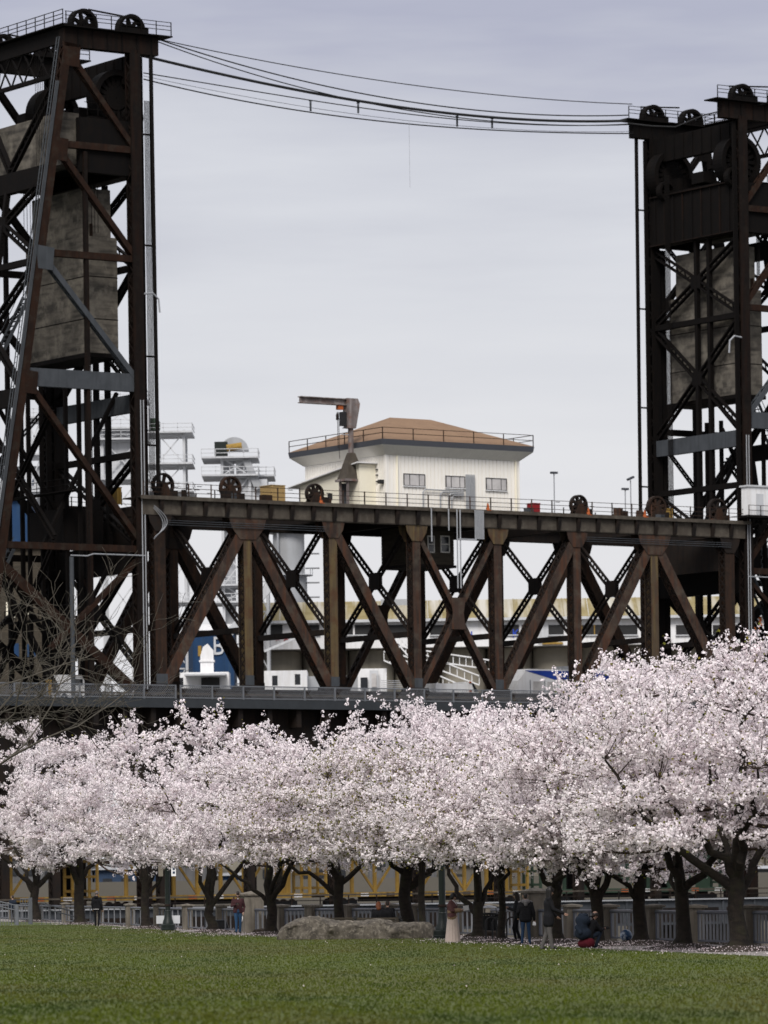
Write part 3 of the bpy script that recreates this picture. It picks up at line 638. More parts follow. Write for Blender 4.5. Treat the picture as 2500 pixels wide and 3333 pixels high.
# ============================================================ lower rail deck
LD = Thing('lower_rail_deck', 'dark plate-girder railway deck crossing behind the tree trunks', 'rail deck', (9, 7, -3), bridge=True)
for w0 in (-.6, WID+.6):
    LD.part('plate_girder', MB().box2((-85, w0-.2, -2.2), (105, w0+.2, .2)), M['steel_grey'])
    LD.part('girder_flange', MB().box2((-85, w0-.5, .2), (105, w0+.5, .32)), M['silo_grey'])
    for k in range(48):
        u = -84+4*k; LD.part('girder_stiffener', MB().box2((u-.12, w0-.34, -2.15), (u+.12, w0-.21, .19)), M['steel_grey'])
        if k % 1 == 0: LD.part('girder_web_panel', MB().box2((u+.5, w0-.24, -1.9), (u+3.5, w0-.205, -.55)), M['steel_dark'])
LD.part('track_bed', MB().box2((-85, -.3, -.9), (105, WID+.3, -.2)), M['steel_dark'])
for w0 in (4.28, 5.72, 9.28, 10.72): LD.part('rail', MB().box2((-85, w0-.04, -.2), (105, w0+.04, 0.0)), M['steel_rust'])
LD.part('handrail', MB().box2((-85, -1.0, 1.15), (105, -.92, 1.3)), M['steel_walk'])
LD.part('handrail', MB().box2((-85, -1.0, .7), (105, -.94, .78)), M['steel_dark'])
for k in range(60): LD.part('railing_post', MB().box2((-84+3.17*k, -1.0, .3), (-83.9+3.17*k, -.92, 1.15)), M['steel_dark'])
for k, u in enumerate([NODE[0]-1.8-PN*j for j in range(1, 6)]+NODE+[NODE[7]+1.8+PN*j for j in range(1, 6)]):
    for w0 in (0, WID): LD.part('hanger_column', MB().boxmember((u, w0, -.2), (u, w0, 16.3), .75, .8), M['steel_dark'])
for k in range(7):
    for w0 in (0, WID):
        LD.part('hanger_brace', MB().lattice((NODE[k], w0, 16), (NODE[k+1], w0, 8), .5, .12, (0,0,1), th=.3), M['steel_dark'])
# ============================================================ operator's house on top of the span
H = Thing('operator_house', 'cream-sided control house with tan hip roof standing on the span', 'house', (8.8, 7, 37.35), bridge=True)
u0, u1, w0, w1, zb, zw = 1.1, 16.55, .3, 13.8, 37.36, 42.3
H.part('wall', MB().box2((u0+.03, w0+.03, zb), (u1-.03, w1-.03, zw)), M['siding'])
nbd = 36; d = (u1-u0)/nbd
bm_ = MB().box((0, 0, 0), (d-.07, .07, zw-zb)).mesh('siding_board'); bm2 = MB().box((0, 0, 0), (.07, d-.07, zw-zb)).mesh('siding_board')
for k in range(nbd):
    o = H.part('siding_board', bm_, M['siding']); o.location = Vector((u0+d*(k+.5), w0, (zb+zw)/2))-H.base
for k in range(31):
    o = H.part('siding_board', bm2, M['siding']); o.location = Vector((u0, w0+.1+(w1-w0-.2)*(k+.5)/31, (zb+zw)/2))-H.base
H.part('corner_trim', MB().box((u0, w0, (zb+zw)/2), (.24, .24, zw-zb)), M['siding'])
H.part('corner_trim', MB().box((u1, w0, (zb+zw)/2), (.2, .2, zw-zb)), M['siding'])
ov = 1.05; zf = 43.15
def ring4(a, z): return [(u0-a, w0-a, z), (u1+a, w0-a, z), (u1+a, w1+a, z), (u0-a, w1+a, z)]
sf = MB(); A_ = ring4(.06, zw)+ring4(ov, zf)
sf.add(A_, [(0,1,5,4),(1,2,6,5),(2,3,7,6),(3,0,4,7)]); H.part('soffit', sf, M['soffit'])
for k in range(40):
    t = k/39; H.part('soffit_seam', MB().beam((u0-.06+(u1-u0+.12)*t, w0-.07, zw+.01), (u0-ov+(u1-u0+2*ov)*t, w0-ov+.03, zf), .03, .05), M['soffit'])
fz = MB(); A_ = ring4(ov, zf)+ring4(ov+.08, zf+.52); fz.add(A_, [(0,1,5,4),(1,2,6,5),(2,3,7,6),(3,0,4,7),(0,3,2,1)]); rf = H.part('fascia', fz, M['fascia'])
uc_, wc_ = (u0+u1)/2, (w0+w1)/2; zr = 46.65
ro = MB(); A_ = ring4(ov+.06, zf+.53)+[(uc_-2.4, wc_, zr), (uc_+2.4, wc_, zr)]
ro.add(A_, [(0,1,5,4),(2,3,4,5),(1,2,5),(3,0,4),(3,2,1,0)]); roof = H.part('roof', ro, M['roof_tan'])
for a, b in (((u0-ov,w0-ov),(u0-ov,w1+ov)), ((u0-ov,w0-ov),(u1+ov,w0-ov)), ((u1+ov,w0-ov),(u1+ov,w1+ov))):
    for z in (44.25, 44.75): H.part('roof_railing_bar', MB().beam((*a, z), (*b, z), .05, .05), M['steel_brown'], roof)
    L = math.dist(a, b); n = max(2, round(L/3.4))
    for k in range(n+1): t = k/n; H.part('roof_railing_post', MB().box((a[0]+(b[0]-a[0])*t, a[1]+(b[1]-a[1])*t, 44.2), (.07,.07,1.15)), M['steel_brown'], roof)
def wall_window(x0, x1, y0, y1):
    ua, z1 = br(x0, y0, w0); ub, z0 = br(x1, y1, w0); z1 = (z1+br(x1, y0+5, w0)[1])/2
    fr = MB(); t = .055; y = w0-.07
    for a, b in (((ua, z0), (ub, z0+t)), ((ua, z1-t), (ub, z1)), ((ua, z0), (ua+t, z1)), ((ub-t, z0), (ub, z1)), ((ua+(ub-ua)*.27, z0), (ua+(ub-ua)*.27+t*.7, z1)), ((ua+(ub-ua)*.72, z0), (ua+(ub-ua)*.72+t*.5, z1))):
        fr.box2((a[0], y-.06, a[1]), (b[0], y+.04, b[1]))
    o = H.part('window', fr, M['black']); H.part('pane', MB().box2((ua+.05, y-.015, z0+.05), (ub-.05, y+.02, z1-.05)), M['pane'], o)
    H.part('window_sill', MB().box2((ua-.08, y-.12, z0-.08), (ub+.08, y+.04, z0-.005)), M['white_paint'], o)
for q in ((1312,1382,1540,1584), (1449,1512,1547,1590), (1580,1648,1554,1598)): wall_window(*q)
for x in (1290, 1676):
    ua, _ = br(x, 1500, w0); H.part('downpipe', MB().tube([(ua, w0-.14, zw), (ua, w0-.14, zb)], .09, 8), M['cream'])
# lean-to on the west wall
lt = MB().prism([(1.9, zb), (11.8, zb), (11.8, 40.25), (1.9, 41.5)], u0-1.9, u0-.06, ax='x'); lo = H.part('lean_to', lt, M['cream'])
H.part('lean_to_roof', MB().prism([(1.5, 41.57), (1.5, 41.67), (13.2, 40.2), (13.2, 40.1)], u0-2.4, u0-.05, ax='x'), M['white_paint'], lo)
H.part('door', MB().box2((u0-1.96, 8.9, zb), (u0-1.9, 10.1, 39.3)), M['black'], lo)
H.part('vent', MB().box2((u0-1.97, 6.4, 38.5), (u0-1.9, 7.1, 39.1)), M['black'], lo)
H.part('flood_light', MB().box((u0-.3, .7, 39.8), (.4, .45, .35)), M['black'])
for z in (39.9, 41.0, 40.5): H.part('wall_bracket', MB().box((u0-.12, 1.6, z), (.15, .2, .12)), M['black'])
# conduits on the south wall
for k in range(7):
    ua = br(1514, 1600, w0)[0]+.16*k; H.part('conduit', MB().tube([(ua, w0-.2, 40.8), (ua, w0-.2, 37.4), (ua, -1.25, 37.3), (ua, -1.25, 34.6)], .06, 6), M['galv'])
for k in range(4):
    z = 39.2-.16*k; ux = br(1505, 1600, w0)[0]; ul = br((1372, 1428, 1455, 1465)[k], 1600, w0)[0]
    H.part('conduit', MB().tube([(ux, w0-.25, z), (ul+.25, w0-.25, z), (ul, w0-.25, z-.25), (ul, w0-.25, 37.4), (ul, -1.25, 37.3), (ul, -1.25, (34.2, 35.3, 29.9, 29.9)[k])], .065, 7), M['galv'])
H.part('conduit_tray', MB().box2((br(1500,1700,-1.7)[0], -1.35, 34.45), (br(1558,1700,-1.7)[0], -1.1, 34.6)), M['galv'])
eq = Thing('equipment_cabin', 'white equipment cabin on the right tower at the frame edge', 'cabin', (47, -1.3, 37.35), bridge=True)
ua = br(2436, 1650, -1.8)[0]; eq.part('shell', MB().box2((ua, -1.8, 37.95), (ua+5.5, -.75, 40.75)), M['white_paint']); eq.part('roof', MB().box2((ua-.15, -1.95, 40.75), (ua+5.7, -.6, 40.92)), M['white_grey'])
eq.part('platform', MB().box2((ua-.4, -2.3, 37.7), (ua+6, -.7, 37.94)), M['tower_dark']); eq.part('door', MB().box2((ua+1.0, -1.84, 38.0), (ua+1.9, -1.81, 40.1)), M['white_grey'])
for k in range(5): eq.part('railing_post', MB().box((ua-.3+1.5*k, -2.25, 38.4), (.06,.06,1.0)), M['steel_brown'])
for z in (38.4, 38.9): eq.part('railing_bar', MB().beam((ua-.35, -2.25, z), (ua+6, -2.25, z), .05, .05), M['steel_brown'])
# ============================================================ timber cabin hung inside the truss
Cb = Thing('timber_cabin', 'weathered timber cabin with small windows hung under the control house', 'cabin', (8.4, 5.5, 32.4), bridge=True)
Cb.part('shell', MB().box2((5.93, 3.03, 32.42), (10.77, 8.0, 36.0)), M['wood_dark'])
for k in range(12):
    z = 32.4+.3*k; Cb.part('plank', MB().box2((5.9, 3.0, z+.015), (10.8, 3.05, z+.285)), M['wood_dark']); Cb.part('plank', MB().box2((5.88, 3.06, z+.015), (5.93, 8.0, z+.285)), M['wood_dark'])
for x0, x1 in ((1392, 1413), (1434, 1462)):
    ua, z1 = br(x0, 1745, 3); ub, z0 = br(x1, 1798, 3); f = MB()
    for zz in (z0, (z0+z1)/2, z1): f.box2((ua, 2.93, zz-.05), (ub, 2.995, zz+.05))
    for uu in (ua, ub): f.box2((uu-.05, 2.93, z0-.05), (uu+.05, 2.995, z1+.05))
    o = Cb.part('window', f, M['soffit']); Cb.part('pane', MB().box2((ua, 2.96, z0), (ub, 2.992, z1)), M['dark_glass'], o)
Cb.part('floor_beam', MB().box2((5.7, 2.9, 32.15), (11, 8.1, 32.4)), M['steel_dark'])
for uu in (5.95, 10.75):
    for ww in (3.1, 7.9): Cb.part('hanger_rod', MB().box((uu, ww, 36.3), (.12,.12,.8)), M['steel_dark'])
# ============================================================ jib crane
J = Thing('jib_crane', 'weathered steel jib crane with level arm beside the control house', 'crane', (-.95, 3, 37.35), bridge=True)
jx, jy = -.95, 3.
for a in (-.85, .85):
    for b in (-.6, .6): J.part('leg', MB().box2((jx+a-.1, jy+b-.1, 37.36), (jx+a+.1, jy+b+.1, 39.9)), M['crane_steel'])
J.part('platform', MB().box((jx, jy, 40.0), (2.5, 1.8, .22)), M['crane_steel'])
J.part('side_panel', MB().box((jx+.1, jy+.72, 38.7), (1.5, .06, 2.2)), M['steel_grey'])
J.part('pyramid_base', MB().add([(jx-1.1,jy-.8,40.1),(jx+1.1,jy-.8,40.1),(jx+1.1,jy+.8,40.1),(jx-1.1,jy+.8,40.1),(jx-.28,jy-.28,42.6),(jx+.28,jy-.28,42.6),(jx+.28,jy+.28,42.6),(jx-.28,jy+.28,42.6)], [(0,1,5,4),(1,2,6,5),(2,3,7,6),(3,0,4,7),(4,5,6,7),(3,2,1,0)]), M['steel_walk'])
J.part('mast', MB().tube([(jx, jy, 42.3), (jx, jy, 45.5)], .26, 14), M['crane_steel'], sm=40)
J.part('head', MB().prism([(jx-.55, 44.9), (jx+.35, 44.9), (jx+.85, 47.2), (jx+.6, 47.7), (jx-.6, 47.7)], jy-.4, jy+.4), M['crane_steel'])
arm = MB().box2((jx-5.75, jy-.3, 47.57), (jx+.5, jy+.3, 47.65)); arm.box2((jx-5.75, jy-.06, 47.1), (jx-.55, jy+.06, 47.57)); arm.box2((jx-5.75, jy-.3, 47.02), (jx-.55, jy+.3, 47.1))
J.part('arm', arm, M['crane_steel'])
J.part('hoist', MB().box2((jx-1.5, jy-.2, 46.6), (jx-.95, jy+.2, 47.0)), M['orange'])
J.part('hoist_motor', MB().box2((jx-1.1, jy-.26, 45.1), (jx-.62, jy+.26, 46.4)), M['black'])
J.part('hook_block', MB().lathe((jx-1.5, jy, 45.6), [(.02,0),(.13,.05),(.14,.5),(.03,.75)], 10), M['steel_dark'])
for k in range(2): J.part('chain', MB().tube([(jx-1.5+.15*k, jy, 46.4), (jx-1.45+.15*k, jy, 43.0-k)], .03, 5), M['steel_dark'])
for z in (44.3, 44.9): J.part('step', MB().box((jx-.55, jy, z), (.8, .08, .08)), M['galv'])
# ============================================================ rope wheels and gear on the walkway
def wheel(u, wy, R, label, dark='steel_dark', spokes=8):
    T = Thing('rope_wheel', label, 'rope wheel', (u, wy, 37.35), 'rope wheels on the span top', bridge=True)
    c = (u, wy, 37.35+R+.1); m = M[dark]
    T.part('rim', MB().ring(c, R*.84, R, -.22, .22, 32), m)
    s = MB()
    for k in range(spokes): an = 2*PI*(k+.3)/spokes; s.beam(c, (c[0]+R*.87*math.cos(an), wy, c[2]+R*.87*math.sin(an)), .22, .2, side=(0,1,0), taper=1.3)
    T.part('spokes', s, m); T.part('hub', MB().ring(c, .03, .32, -.34, .34, 16), m)
    for y in (-.42, .42): T.part('bearing_stand', MB().prism([(u-.85, 37.35), (u+.85, 37.35), (u+.2, c[2]+.1), (u-.2, c[2]+.1)], wy+y-.08, wy+y+.08), M['steel_brown'])
    T.part('motor', MB().box((u+1.1, wy+.1, 37.75), (.7, .7, .75)), M['steel_dark'])
WL = [(531, 1.0, 1.12, 'dark flanged rope wheel on the span top beside the left tower', 'steel_dark', 6), (750, .9, 1.12, 'brown rope wheel with oval openings left of the tan crate', 'steel_brown', 8), (1024, .9, .95, 'slender black spoked rope wheel beside the jib crane', 'steel_dark', 8),
      (1883, .9, 1.0, 'black spoked rope wheel right of the control house and red box', 'steel_dark', 8), (2136, .9, 1.12, 'brown rope wheel with oval openings against the right tower', 'steel_brown', 8), (2333, 1.0, 1.15, 'dark flanged rope wheel inside the right tower legs', 'steel_dark', 6)]
for x, wy, R, lab, dm, sp in WL: wheel(br(x, 1640, wy)[0], wy, R, lab, dm, sp)
def crate(x0, x1, h, dw, wy, m, label, cat, name):
    ua, ub = br(x0, 1620, wy)[0], br(x1, 1620, wy)[0]; T = Thing(name, label, cat, ((ua+ub)/2, wy+dw/2, 37.35), bridge=True)
    T.part('body', MB().box2((ua, wy, 37.4), (ub, wy+dw, 37.4+h)), m)
    for uu in (ua+.1, ub-.1): T.part('corner_batten', MB().box2((uu-.1, wy-.04, 37.36), (uu+.1, wy, 37.4+h)), m)
    T.part('lid', MB().box2((ua-.05, wy-.06, 37.4+h), (ub+.05, wy+dw+.05, 37.46+h)), m)
crate(884, 928, 1.75, 1.9, 2.2, M['tan_paint'], 'tall tan crate on the span top between two rope wheels', 'crate', 'tan_crate')
crate(1733, 1757, .95, .9, 0.2, M['red_paint'], 'small red box on the walkway right of the control house', 'box', 'red_box')
crate(2172, 2188, 1.3, .9, 3.0, M['yellow_paint'], 'pale yellow cabinet behind the rope wheel at the right tower', 'cabinet', 'yellow_cabinet')
crate(380, 395, 1.5, .8, 8.0, M['yellow_paint'], 'yellow cabinet standing within the left tower legs', 'cabinet', 'yellow_cabinet')
for i, (x, lab) in enumerate(((1045, 'orange traffic cone at the foot of the spoked wheel by the crane'), (1915, 'orange traffic cone right of the black spoked wheel'), (2098, 'orange traffic cone left of the right tower'), (1588, 'orange traffic cone against the control house wall'))):
    ua = br(x, 1640, -.9)[0]
    T = Thing('traffic_cone', lab, 'cone', (ua, -.9, 37.35), 'cones on the walkway', bridge=True)
    T.part('cone', MB().lathe((ua, -.9, 37.4), [(.2,0),(.05,.7)], 10), M['orange']); T.part('base', MB().box((ua, -.9, 37.37), (.5,.5,.05)), M['orange'])
for i, (x, wy, hh, lab) in enumerate(((1805, 3, 4.3, 'slim mast with flat floodlight above the control house end of the walkway'), (2036, 8, 3.6, 'slim lamp mast with flat head left of the right tower'), (2054, 5, 4.2, 'thin mast with tilted lamp head nearest the right tower'))):
    ua = br(x, 1660, wy)[0]; T = Thing('lamp_mast', lab, 'lamp mast', (ua, wy, 37.35), 'lamp masts on the span top', bridge=True)
    T.part('pole', MB().tube([(ua, wy, 37.35), (ua, wy, 37.35+hh)], .06, 6), M['galv']); T.part('lamp_head', MB().beam((ua-.35, wy, 37.35+hh+.05), (ua+.35, wy, 37.35+hh+(.05 if i < 2 else .35)), .2, .35), M['fascia'])
# cable loops on the tower posts
Lp = Thing('cable_loops', 'grey loops of power cable hanging at the left end of the span', 'cable', (NODE[0]+.6, -.9, 34), bridge=True)
for k in range(3):
    pts = []
    for i in range(17):
        t = i/16; pts.append((NODE[0]-.9+1.0*math.sin(t*PI)+.18*k*math.sin(t*PI), -.95-.06*k, 36.3-2.8*t+.1*k))
    Lp.part('cable', MB().tube(pts, .032, 6), M['galv'])
# ============================================================ overhead cables between the tower tops
def cable(pts, r, label, name='overhead_cable'):
    P = []
    for x, y in pts:
        f = min(1, max(0, (x-500)/1560)); wv = 0.3+13.5*f; u, z = br(x, y, wv); P.append((u, wv, z))
    us = np.array([p[0] for p in P]); co = np.polyfit(us, [p[2] for p in P], min(3, len(P)-1)); cw = np.polyfit(us, [p[1] for p in P], 1)
    uu = np.linspace(us[0], us[-1], 40)
    single(name, MB().tube([(u, np.polyval(cw, u), np.polyval(co, u)) for u in uu], r, 6), M['black'], label, 'cable', (uu[0], 0.3, np.polyval(co, uu[0])), 'cables between the tower tops', bridge=True)
cable([(455,178),(962,290),(1167,331),(1597,382),(2089,390)], .13, 'thickest black cable sagging between the two tower tops')
cable([(525,128),(1106,243),(1580,306),(2060,338)], .045, 'topmost thin wire between the tower tops')
cable([(525,130),(757,202),(1167,305),(1577,361),(2050,374)], .06, 'second wire from the top, sagging above the thick cable')
cable([(520,135),(829,243),(1147,327),(1500,383),(1813,409),(2090,402)], .05, 'wire crossing the thick cable near mid-span')
cable([(470,236),(1003,327),(1321,368),(1618,402),(2085,400)], .05, 'thin wire just beneath the thick cable')
cable([(470,256),(962,361),(1341,400),(1608,428),(2085,433)], .06, 'lowest hanging wire between the tower tops')
cable([(470,246),(962,344),(1341,393),(1700,425),(2085,426)], .02, 'faintest thin wire just above the lowest one')
P_ = [(2045,401,13.2),(2120,410,10.5),(2199,413,7.6),(2297,373,4.6),(2390,352,2),(2476,340,-.8),(2560,326,-.9)]; Q_ = [(br(x_, y_, w_)[0], w_, br(x_, y_, w_)[1]) for x_, y_, w_ in P_]
single('festoon_cable', MB().tube([q for a_, b_, c_ in zip(Q_, Q_[1:], Q_[2:]) for q in (a_, tuple((a_[i]+b_[i])/2 for i in range(3)))]+Q_[-2:], .07, 6), M['black'], 'beaded black cable looping across the top of the right tower', 'cable', (Q_[0][0], 13.2, Q_[0][2]), bridge=True)
for x, y, lab in ((1011, 345, 'first cable spacer tag from the left tower'), (1166, 352, 'second, thicker cable spacer tag from the left'), (1488, 396, 'third cable spacer tag from the left tower'), (1602, 402, 'cable spacer tag nearest the right tower')):
    f = (x-500)/1560; wv = .3+13.5*f; u, z = br(x, y, wv)
    single('cable_spacer', MB().box((u, wv, z-.05), (.14, .14, .85)).box((u, wv, z+.5), (.22, .18, .16)), M['steel_grey'], lab, 'spacer', (u, wv, z), 'cable spacers', bridge=True)
u, z = br(1333, 505, 7); single('dangling_wire', MB().tube([(u, 7, z+3.2), (u, 7, z-3.1)], .015, 4), M['galv'], 'faint loose wire dangling straight down below the cables', 'wire', (u, 7, z), bridge=True)
# ============================================================ traffic on the road deck
V_ = Thing('light_rail_train', 'white and blue light rail train crossing the bridge deck at right', 'train', (30, 5.5, 18.95), bridge=True)
ua = br(1682, 2240, 4.2)[0]; ub = ua+28
V_.part('body', MB().prism([(ua-.3, 19.5), (ua+.2, 21.6), (ua+1.3, 22.75), (ub, 22.75), (ub, 19.5)], 4.2, 6.85), M['white_paint'])
V_.part('blue_band', MB().prism([(ua+1.0, 22.6), (ub, 22.6), (ub, 21.9), (ua+7.2, 21.75), (ua+4.6, 21.75)], 4.165, 4.195), mat('train_blue', (.012,.045,.30), None, .3, 1, rough=.4, bump=0))
for a, b, m_ in ((2.0, 3.0, 'pane'), (3.7, 4.6, 'pane'), (5.6, 9.2, 'dark_glass'), (10.4, 11.8, 'dark_glass'), (12.4, 17, 'dark_glass'), (18, 22, 'dark_glass')):
    V_.part('window', MB().box2((ua+a, 4.17, 20.25 if m_ == 'pane' else 20.3), (ua+b, 4.198, 21.55)), M[m_])
for a in (1.6, 3.35, 4.9, 9.5, 10.1): V_.part('door_edge', MB().box2((ua+a, 4.16, 19.6), (ua+a+.06, 4.199, 21.7)), M['rail_grey'])
V_.part('roof_unit', MB().box2((ua+6, 4.6, 22.76), (ua+14, 6.4, 23.1)), M['white_grey'])
V_.part('skirt', MB().box2((ua+.3, 4.3, 19.0), (ub, 6.7, 19.49)), M['black'])
V_.part('destination_sign', MB().box2((ua+7.6, 4.13, 22.0), (ua+9.0, 4.16, 22.35)), M['navy'])
Tk = Thing('box_truck', 'small white box truck on the bridge deck with red tail lights', 'truck', (10.5, 3, 18.95), bridge=True)
ua = br(1418, 2240, 2)[0]; ub = br(1528, 2240, 2)[0]
Tk.part('cargo_box', MB().box2((ua, 2, 19.5), (ub-.4, 4.2, 21.1)), M['white_paint'])
Tk.part('cab', MB().prism([(ub-.35, 19.4), (ub+1.2, 19.4), (ub+1.1, 20.3), (ub+.5, 21.2), (ub-.35, 21.3)], 2.05, 4.15), M['white_paint'])
Tk.part('windscreen', MB().prism([(ub+.62, 20.35), (ub+1.06, 20.35), (ub+.52, 21.15), (ub+.3, 21.15)], 2.03, 2.049), M['dark_glass'])
for k in (.8, ub-ua+.3):
    for y in (2.1, 4.0): wh = Tk.part('wheel', MB().ring((ua+k, y, 19.36), .08, .4, -.14, .14, 16), M['black'])
for z in (20.4, 21.25): Tk.part('tail_light', MB().box((ub+.1, 1.98, z), (.25,.06,.14)), M['orange'])
Bx = Thing('parked_van', 'white van behind the deck railing under the left tower', 'van', (-38, 2, 18.95), bridge=True)
ua, ub = br(190, 2230, 2)[0], br(275, 2230, 2)[0]
Bx.part('body', MB().prism([(ua, 19.3), (ub, 19.3), (ub, 20.8), (ub-.3, 21.3), (ua+.1, 21.3)], 2, 4), M['white_paint'])
Bx.part('window', MB().box2((ub-1.1, 1.97, 20.4), (ub-.2, 1.995, 20.95)), M['dark_glass'])
for k in (.6, ub-ua-.6): Bx.part('wheel', MB().ring((ua+k, 2.1, 19.3), .06, .35, -.12, .12, 16), M['black'])
ua, z = br(159, 2250, -2.0); single('yellow_sign_post', MB().box((ua, -2.0, 19.75), (.45, .25, 1.5)).box((ua, -2.0, 20.56), (.5, .3, .1)), M['yellow_paint'], 'bright yellow marker post on the deck railing at left', 'marker', (ua, -2.0, 18.95), bridge=True)
# ============================================================ freight cars on the lower deck
def flatcar(u0, u1, m, label, ends=True):
    T = Thing('lumber_flatcar', label, 'rail car', ((u0+u1)/2, 5, 0), 'freight cars on the lower deck', bridge=True)
    T.part('side_sill', MB().box2((u0, 3.55, 1.0), (u1, 3.7, 1.42)), m); T.part('side_sill', MB().box2((u0, 6.3, 1.0), (u1, 6.45, 1.42)), m)
    T.part('floor', MB().box2((u0, 3.71, 1.15), (u1, 6.29, 1.3)), m)
    for uu in (u0+.1, u1-.1):
        bk = MB()
        for y in (3.65, 5.0, 6.35): bk.box2((uu-.1, y-.12, 1.3), (uu+.1, y+.12, 5.0))
        for z in (1.9, 3.2, 4.6): bk.box2((uu-.08, 3.6, z-.12), (uu+.08, 6.4, z+.12))
        T.part('bulkhead', bk, m)
    for uu in (u1-2.6,) if ends else (): T.part('end_panel', MB().box2((uu-.6, 4.94, 1.43), (uu+1.2, 5.06, 4.8)), m)
    n = 6; d = (u1-u0-8)/n
    for k in range(n+1):
        uu = u0+4+d*k
        T.part('centre_post', MB().box2((uu-.17, 4.9, 1.3), (uu+.17, 5.1, 5.0)), m)
        if k < n: T.part('diagonal', MB().beam((uu+.1, 5, 1.6 if k % 2 else 4.7), (uu+d-.1, 5, 4.7 if k % 2 else 1.6), .22, .12), m)
    T.part('top_chord', MB().box2((u0, 4.75, 5.0), (u1, 5.25, 5.25)), m)
    for k in range(8):
        uu = u0+1.5+(u1-u0-3)*k/7; T.part('stencil_plate', MB().box2((uu-.45, 3.53, 1.05), (uu+.45, 3.548, 1.35)), M['white_paint'] if k % 3 == 1 else M['orange'] if k % 3 == 0 else M['steel_rust'])
    for uu in (u0+2.6, u1-2.6):
        b = T.part('bogie', MB().box2((uu-1.3, 4.0, .35), (uu+1.3, 6.0, .75)), M['black'])
        for k in (-.9, .9):
            for y in (4.28, 5.72): T.part('wheel', MB().ring((uu+k, y, .46), .05, .45, -.07, .07, 18), M['steel_rust'], b)
    T.part('undercarriage', MB().box2((u0+5, 4.5, .55), (u1-5, 5.5, 1.0)), M['black'])
e1 = br(985, 2880, 5)[0]; b1 = br(1031, 2880, 5)[0]; b2 = br(1692, 2880, 5)[0]
flatcar(e1-23.4, e1, M['yellow_paint'], 'yellow centre-beam lumber car seen between the left and middle trunks')
flatcar(e1-23.4-1.6-23.4, e1-25.0, M['yellow_paint'], 'yellow centre-beam lumber car at the far left behind the trunks', False)
flatcar(b1, b2, M['yellow_paint'], 'yellow centre-beam lumber car behind the woman in the long skirt')
flatcar(b2+1.4, b2+25, M['green_paint'], 'dark green centre-beam lumber car behind the right-hand trunks')
# ============================================================ grain terminal on the far bank
def W(x, y, D): return at(x, y, D)
DG = 660.
G = Thing('grain_elevator', 'long white conveyor gallery with mossy roof on concrete silos', 'grain elevator', (0, DG, 3))
x0, x1 = W(830, 2000, DG).x, W(2640, 2000, DG).x
zb_ = W(1650, 2103, DG).z; ze = W(1650, 2012, DG).z; zr_ = W(1650, 1968, DG).z
o = Vector((0, DG, 3))
def gp(name, a, b, m, parent=None): return G.part(name, MB().box2(Vector(a)-o, Vector(b)-o), m, parent)
ga = gp('gallery_wall', (x0, DG, zb_), (x1, DG+14, ze), M['white_paint'])
ro = MB().prism([(-1.0, ze-3), (7, zr_-3+1.2), (15, ze-3)], x0-1, x1+1, ax='x'); rof = G.part('roof', ro, M['moss_roof'])
for k in range(46):
    xx = x0+(x1-x0)*k/45; G.part('roof_seam', MB().beam((xx, -1.05, ze-2.96), (xx, 7, zr_-1.74), .1, .08), M['moss_roof'], rof)
gp('eave_band', (x0-.5, DG-1.1, ze-.35), (x1+.5, DG-.02, ze+.05), M['white_grey'])
nS = 12; rS = (x1-x0)/nS/2
sl = MB().lathe((0,0,0), [(rS,0),(rS,zb_-3.0)], 24).mesh('silo'); smooth(sl, 40)
for k in range(nS):
    s = G.part('silo', sl, M['silo_concrete']); s.location = (x0+rS*(2*k+1), 6, -.1)
gp('silo_back_wall', (x0, DG+6, 3), (x1, DG+15, zb_-.01), M['silo_concrete'])
def gw(xa, xb, ya, yb, m='black'):
    a, b = W(xa, ya, DG), W(xb, yb, DG); zz = (W((xa+xb)/2, ya, DG).z, W((xa+xb)/2, yb, DG).z)
    f = gp('window', (a.x, DG-.12, zz[1]), (b.x, DG-.05, zz[0]), M[m]); gp('window_sill', (a.x-.1, DG-.3, zz[1]-.15), (b.x+.1, DG-.12, zz[1]), M['white_grey'], f)
for a, b in ((835,920),(985,1040),(1105,1205),(1220,1330),(1400,1515),(1610,1690),(1698,1745),(1785,1835),(1886,1960),(2010,2075),(2110,2170),(2200,2290),(2320,2420)): gw(a, b, 2034, 2066)
for xx in (1118, 1152): a = W(xx, 2050, DG); gp('window_mullion', (a.x-.12, DG-.2, W(xx,2066,DG).z), (a.x+.12, DG-.13, W(xx,2034,DG).z), M['white_paint'])
for xx in (1893, 1935): a = W(xx, 2050, DG); gp('window_mullion', (a.x-.08, DG-.2, W(xx,2066,DG).z), (a.x+.08, DG-.13, W(xx,2034,DG).z), M['yellow_paint'])
a, b = W(1765, 2098, DG), W(1832, 2092, DG); gp('yellow_ledge', (a.x, DG-.5, a.z), (b.x, DG-.05, a.z+.3), M['yellow_paint'])
a = W(1780, 2096, DG); gp('door', (a.x-1.2, DG-.1, a.z), (a.x+1.2, DG-.03, a.z+2.6), M['white_grey'])
def text(body, size, loc, m, parent, rot=(PI/2,0,0), name='lettering', sx=1., ext=.02):
    cu = bpy.data.curves.new(name, 'FONT'); cu.body = body; cu.size = size; cu.extrude = ext; cu.align_x = 'CENTER'; cu.align_y = 'CENTER'; cu.resolution_u = 3
    ob = bpy.data.objects.new(name, cu); COL.objects.link(ob); dg = bpy.context.evaluated_depsgraph_get()
    me = bpy.data.meshes.new_from_object(ob.evaluated_get(dg)); bpy.data.objects.remove(ob); me.materials.clear(); me.materials.append(m)
    n = bpy.data.objects.new(name, me); COL.objects.link(n); n.parent = parent; n.location = loc; n.rotation_euler = rot; n.scale = (sx, 1, 1); return n
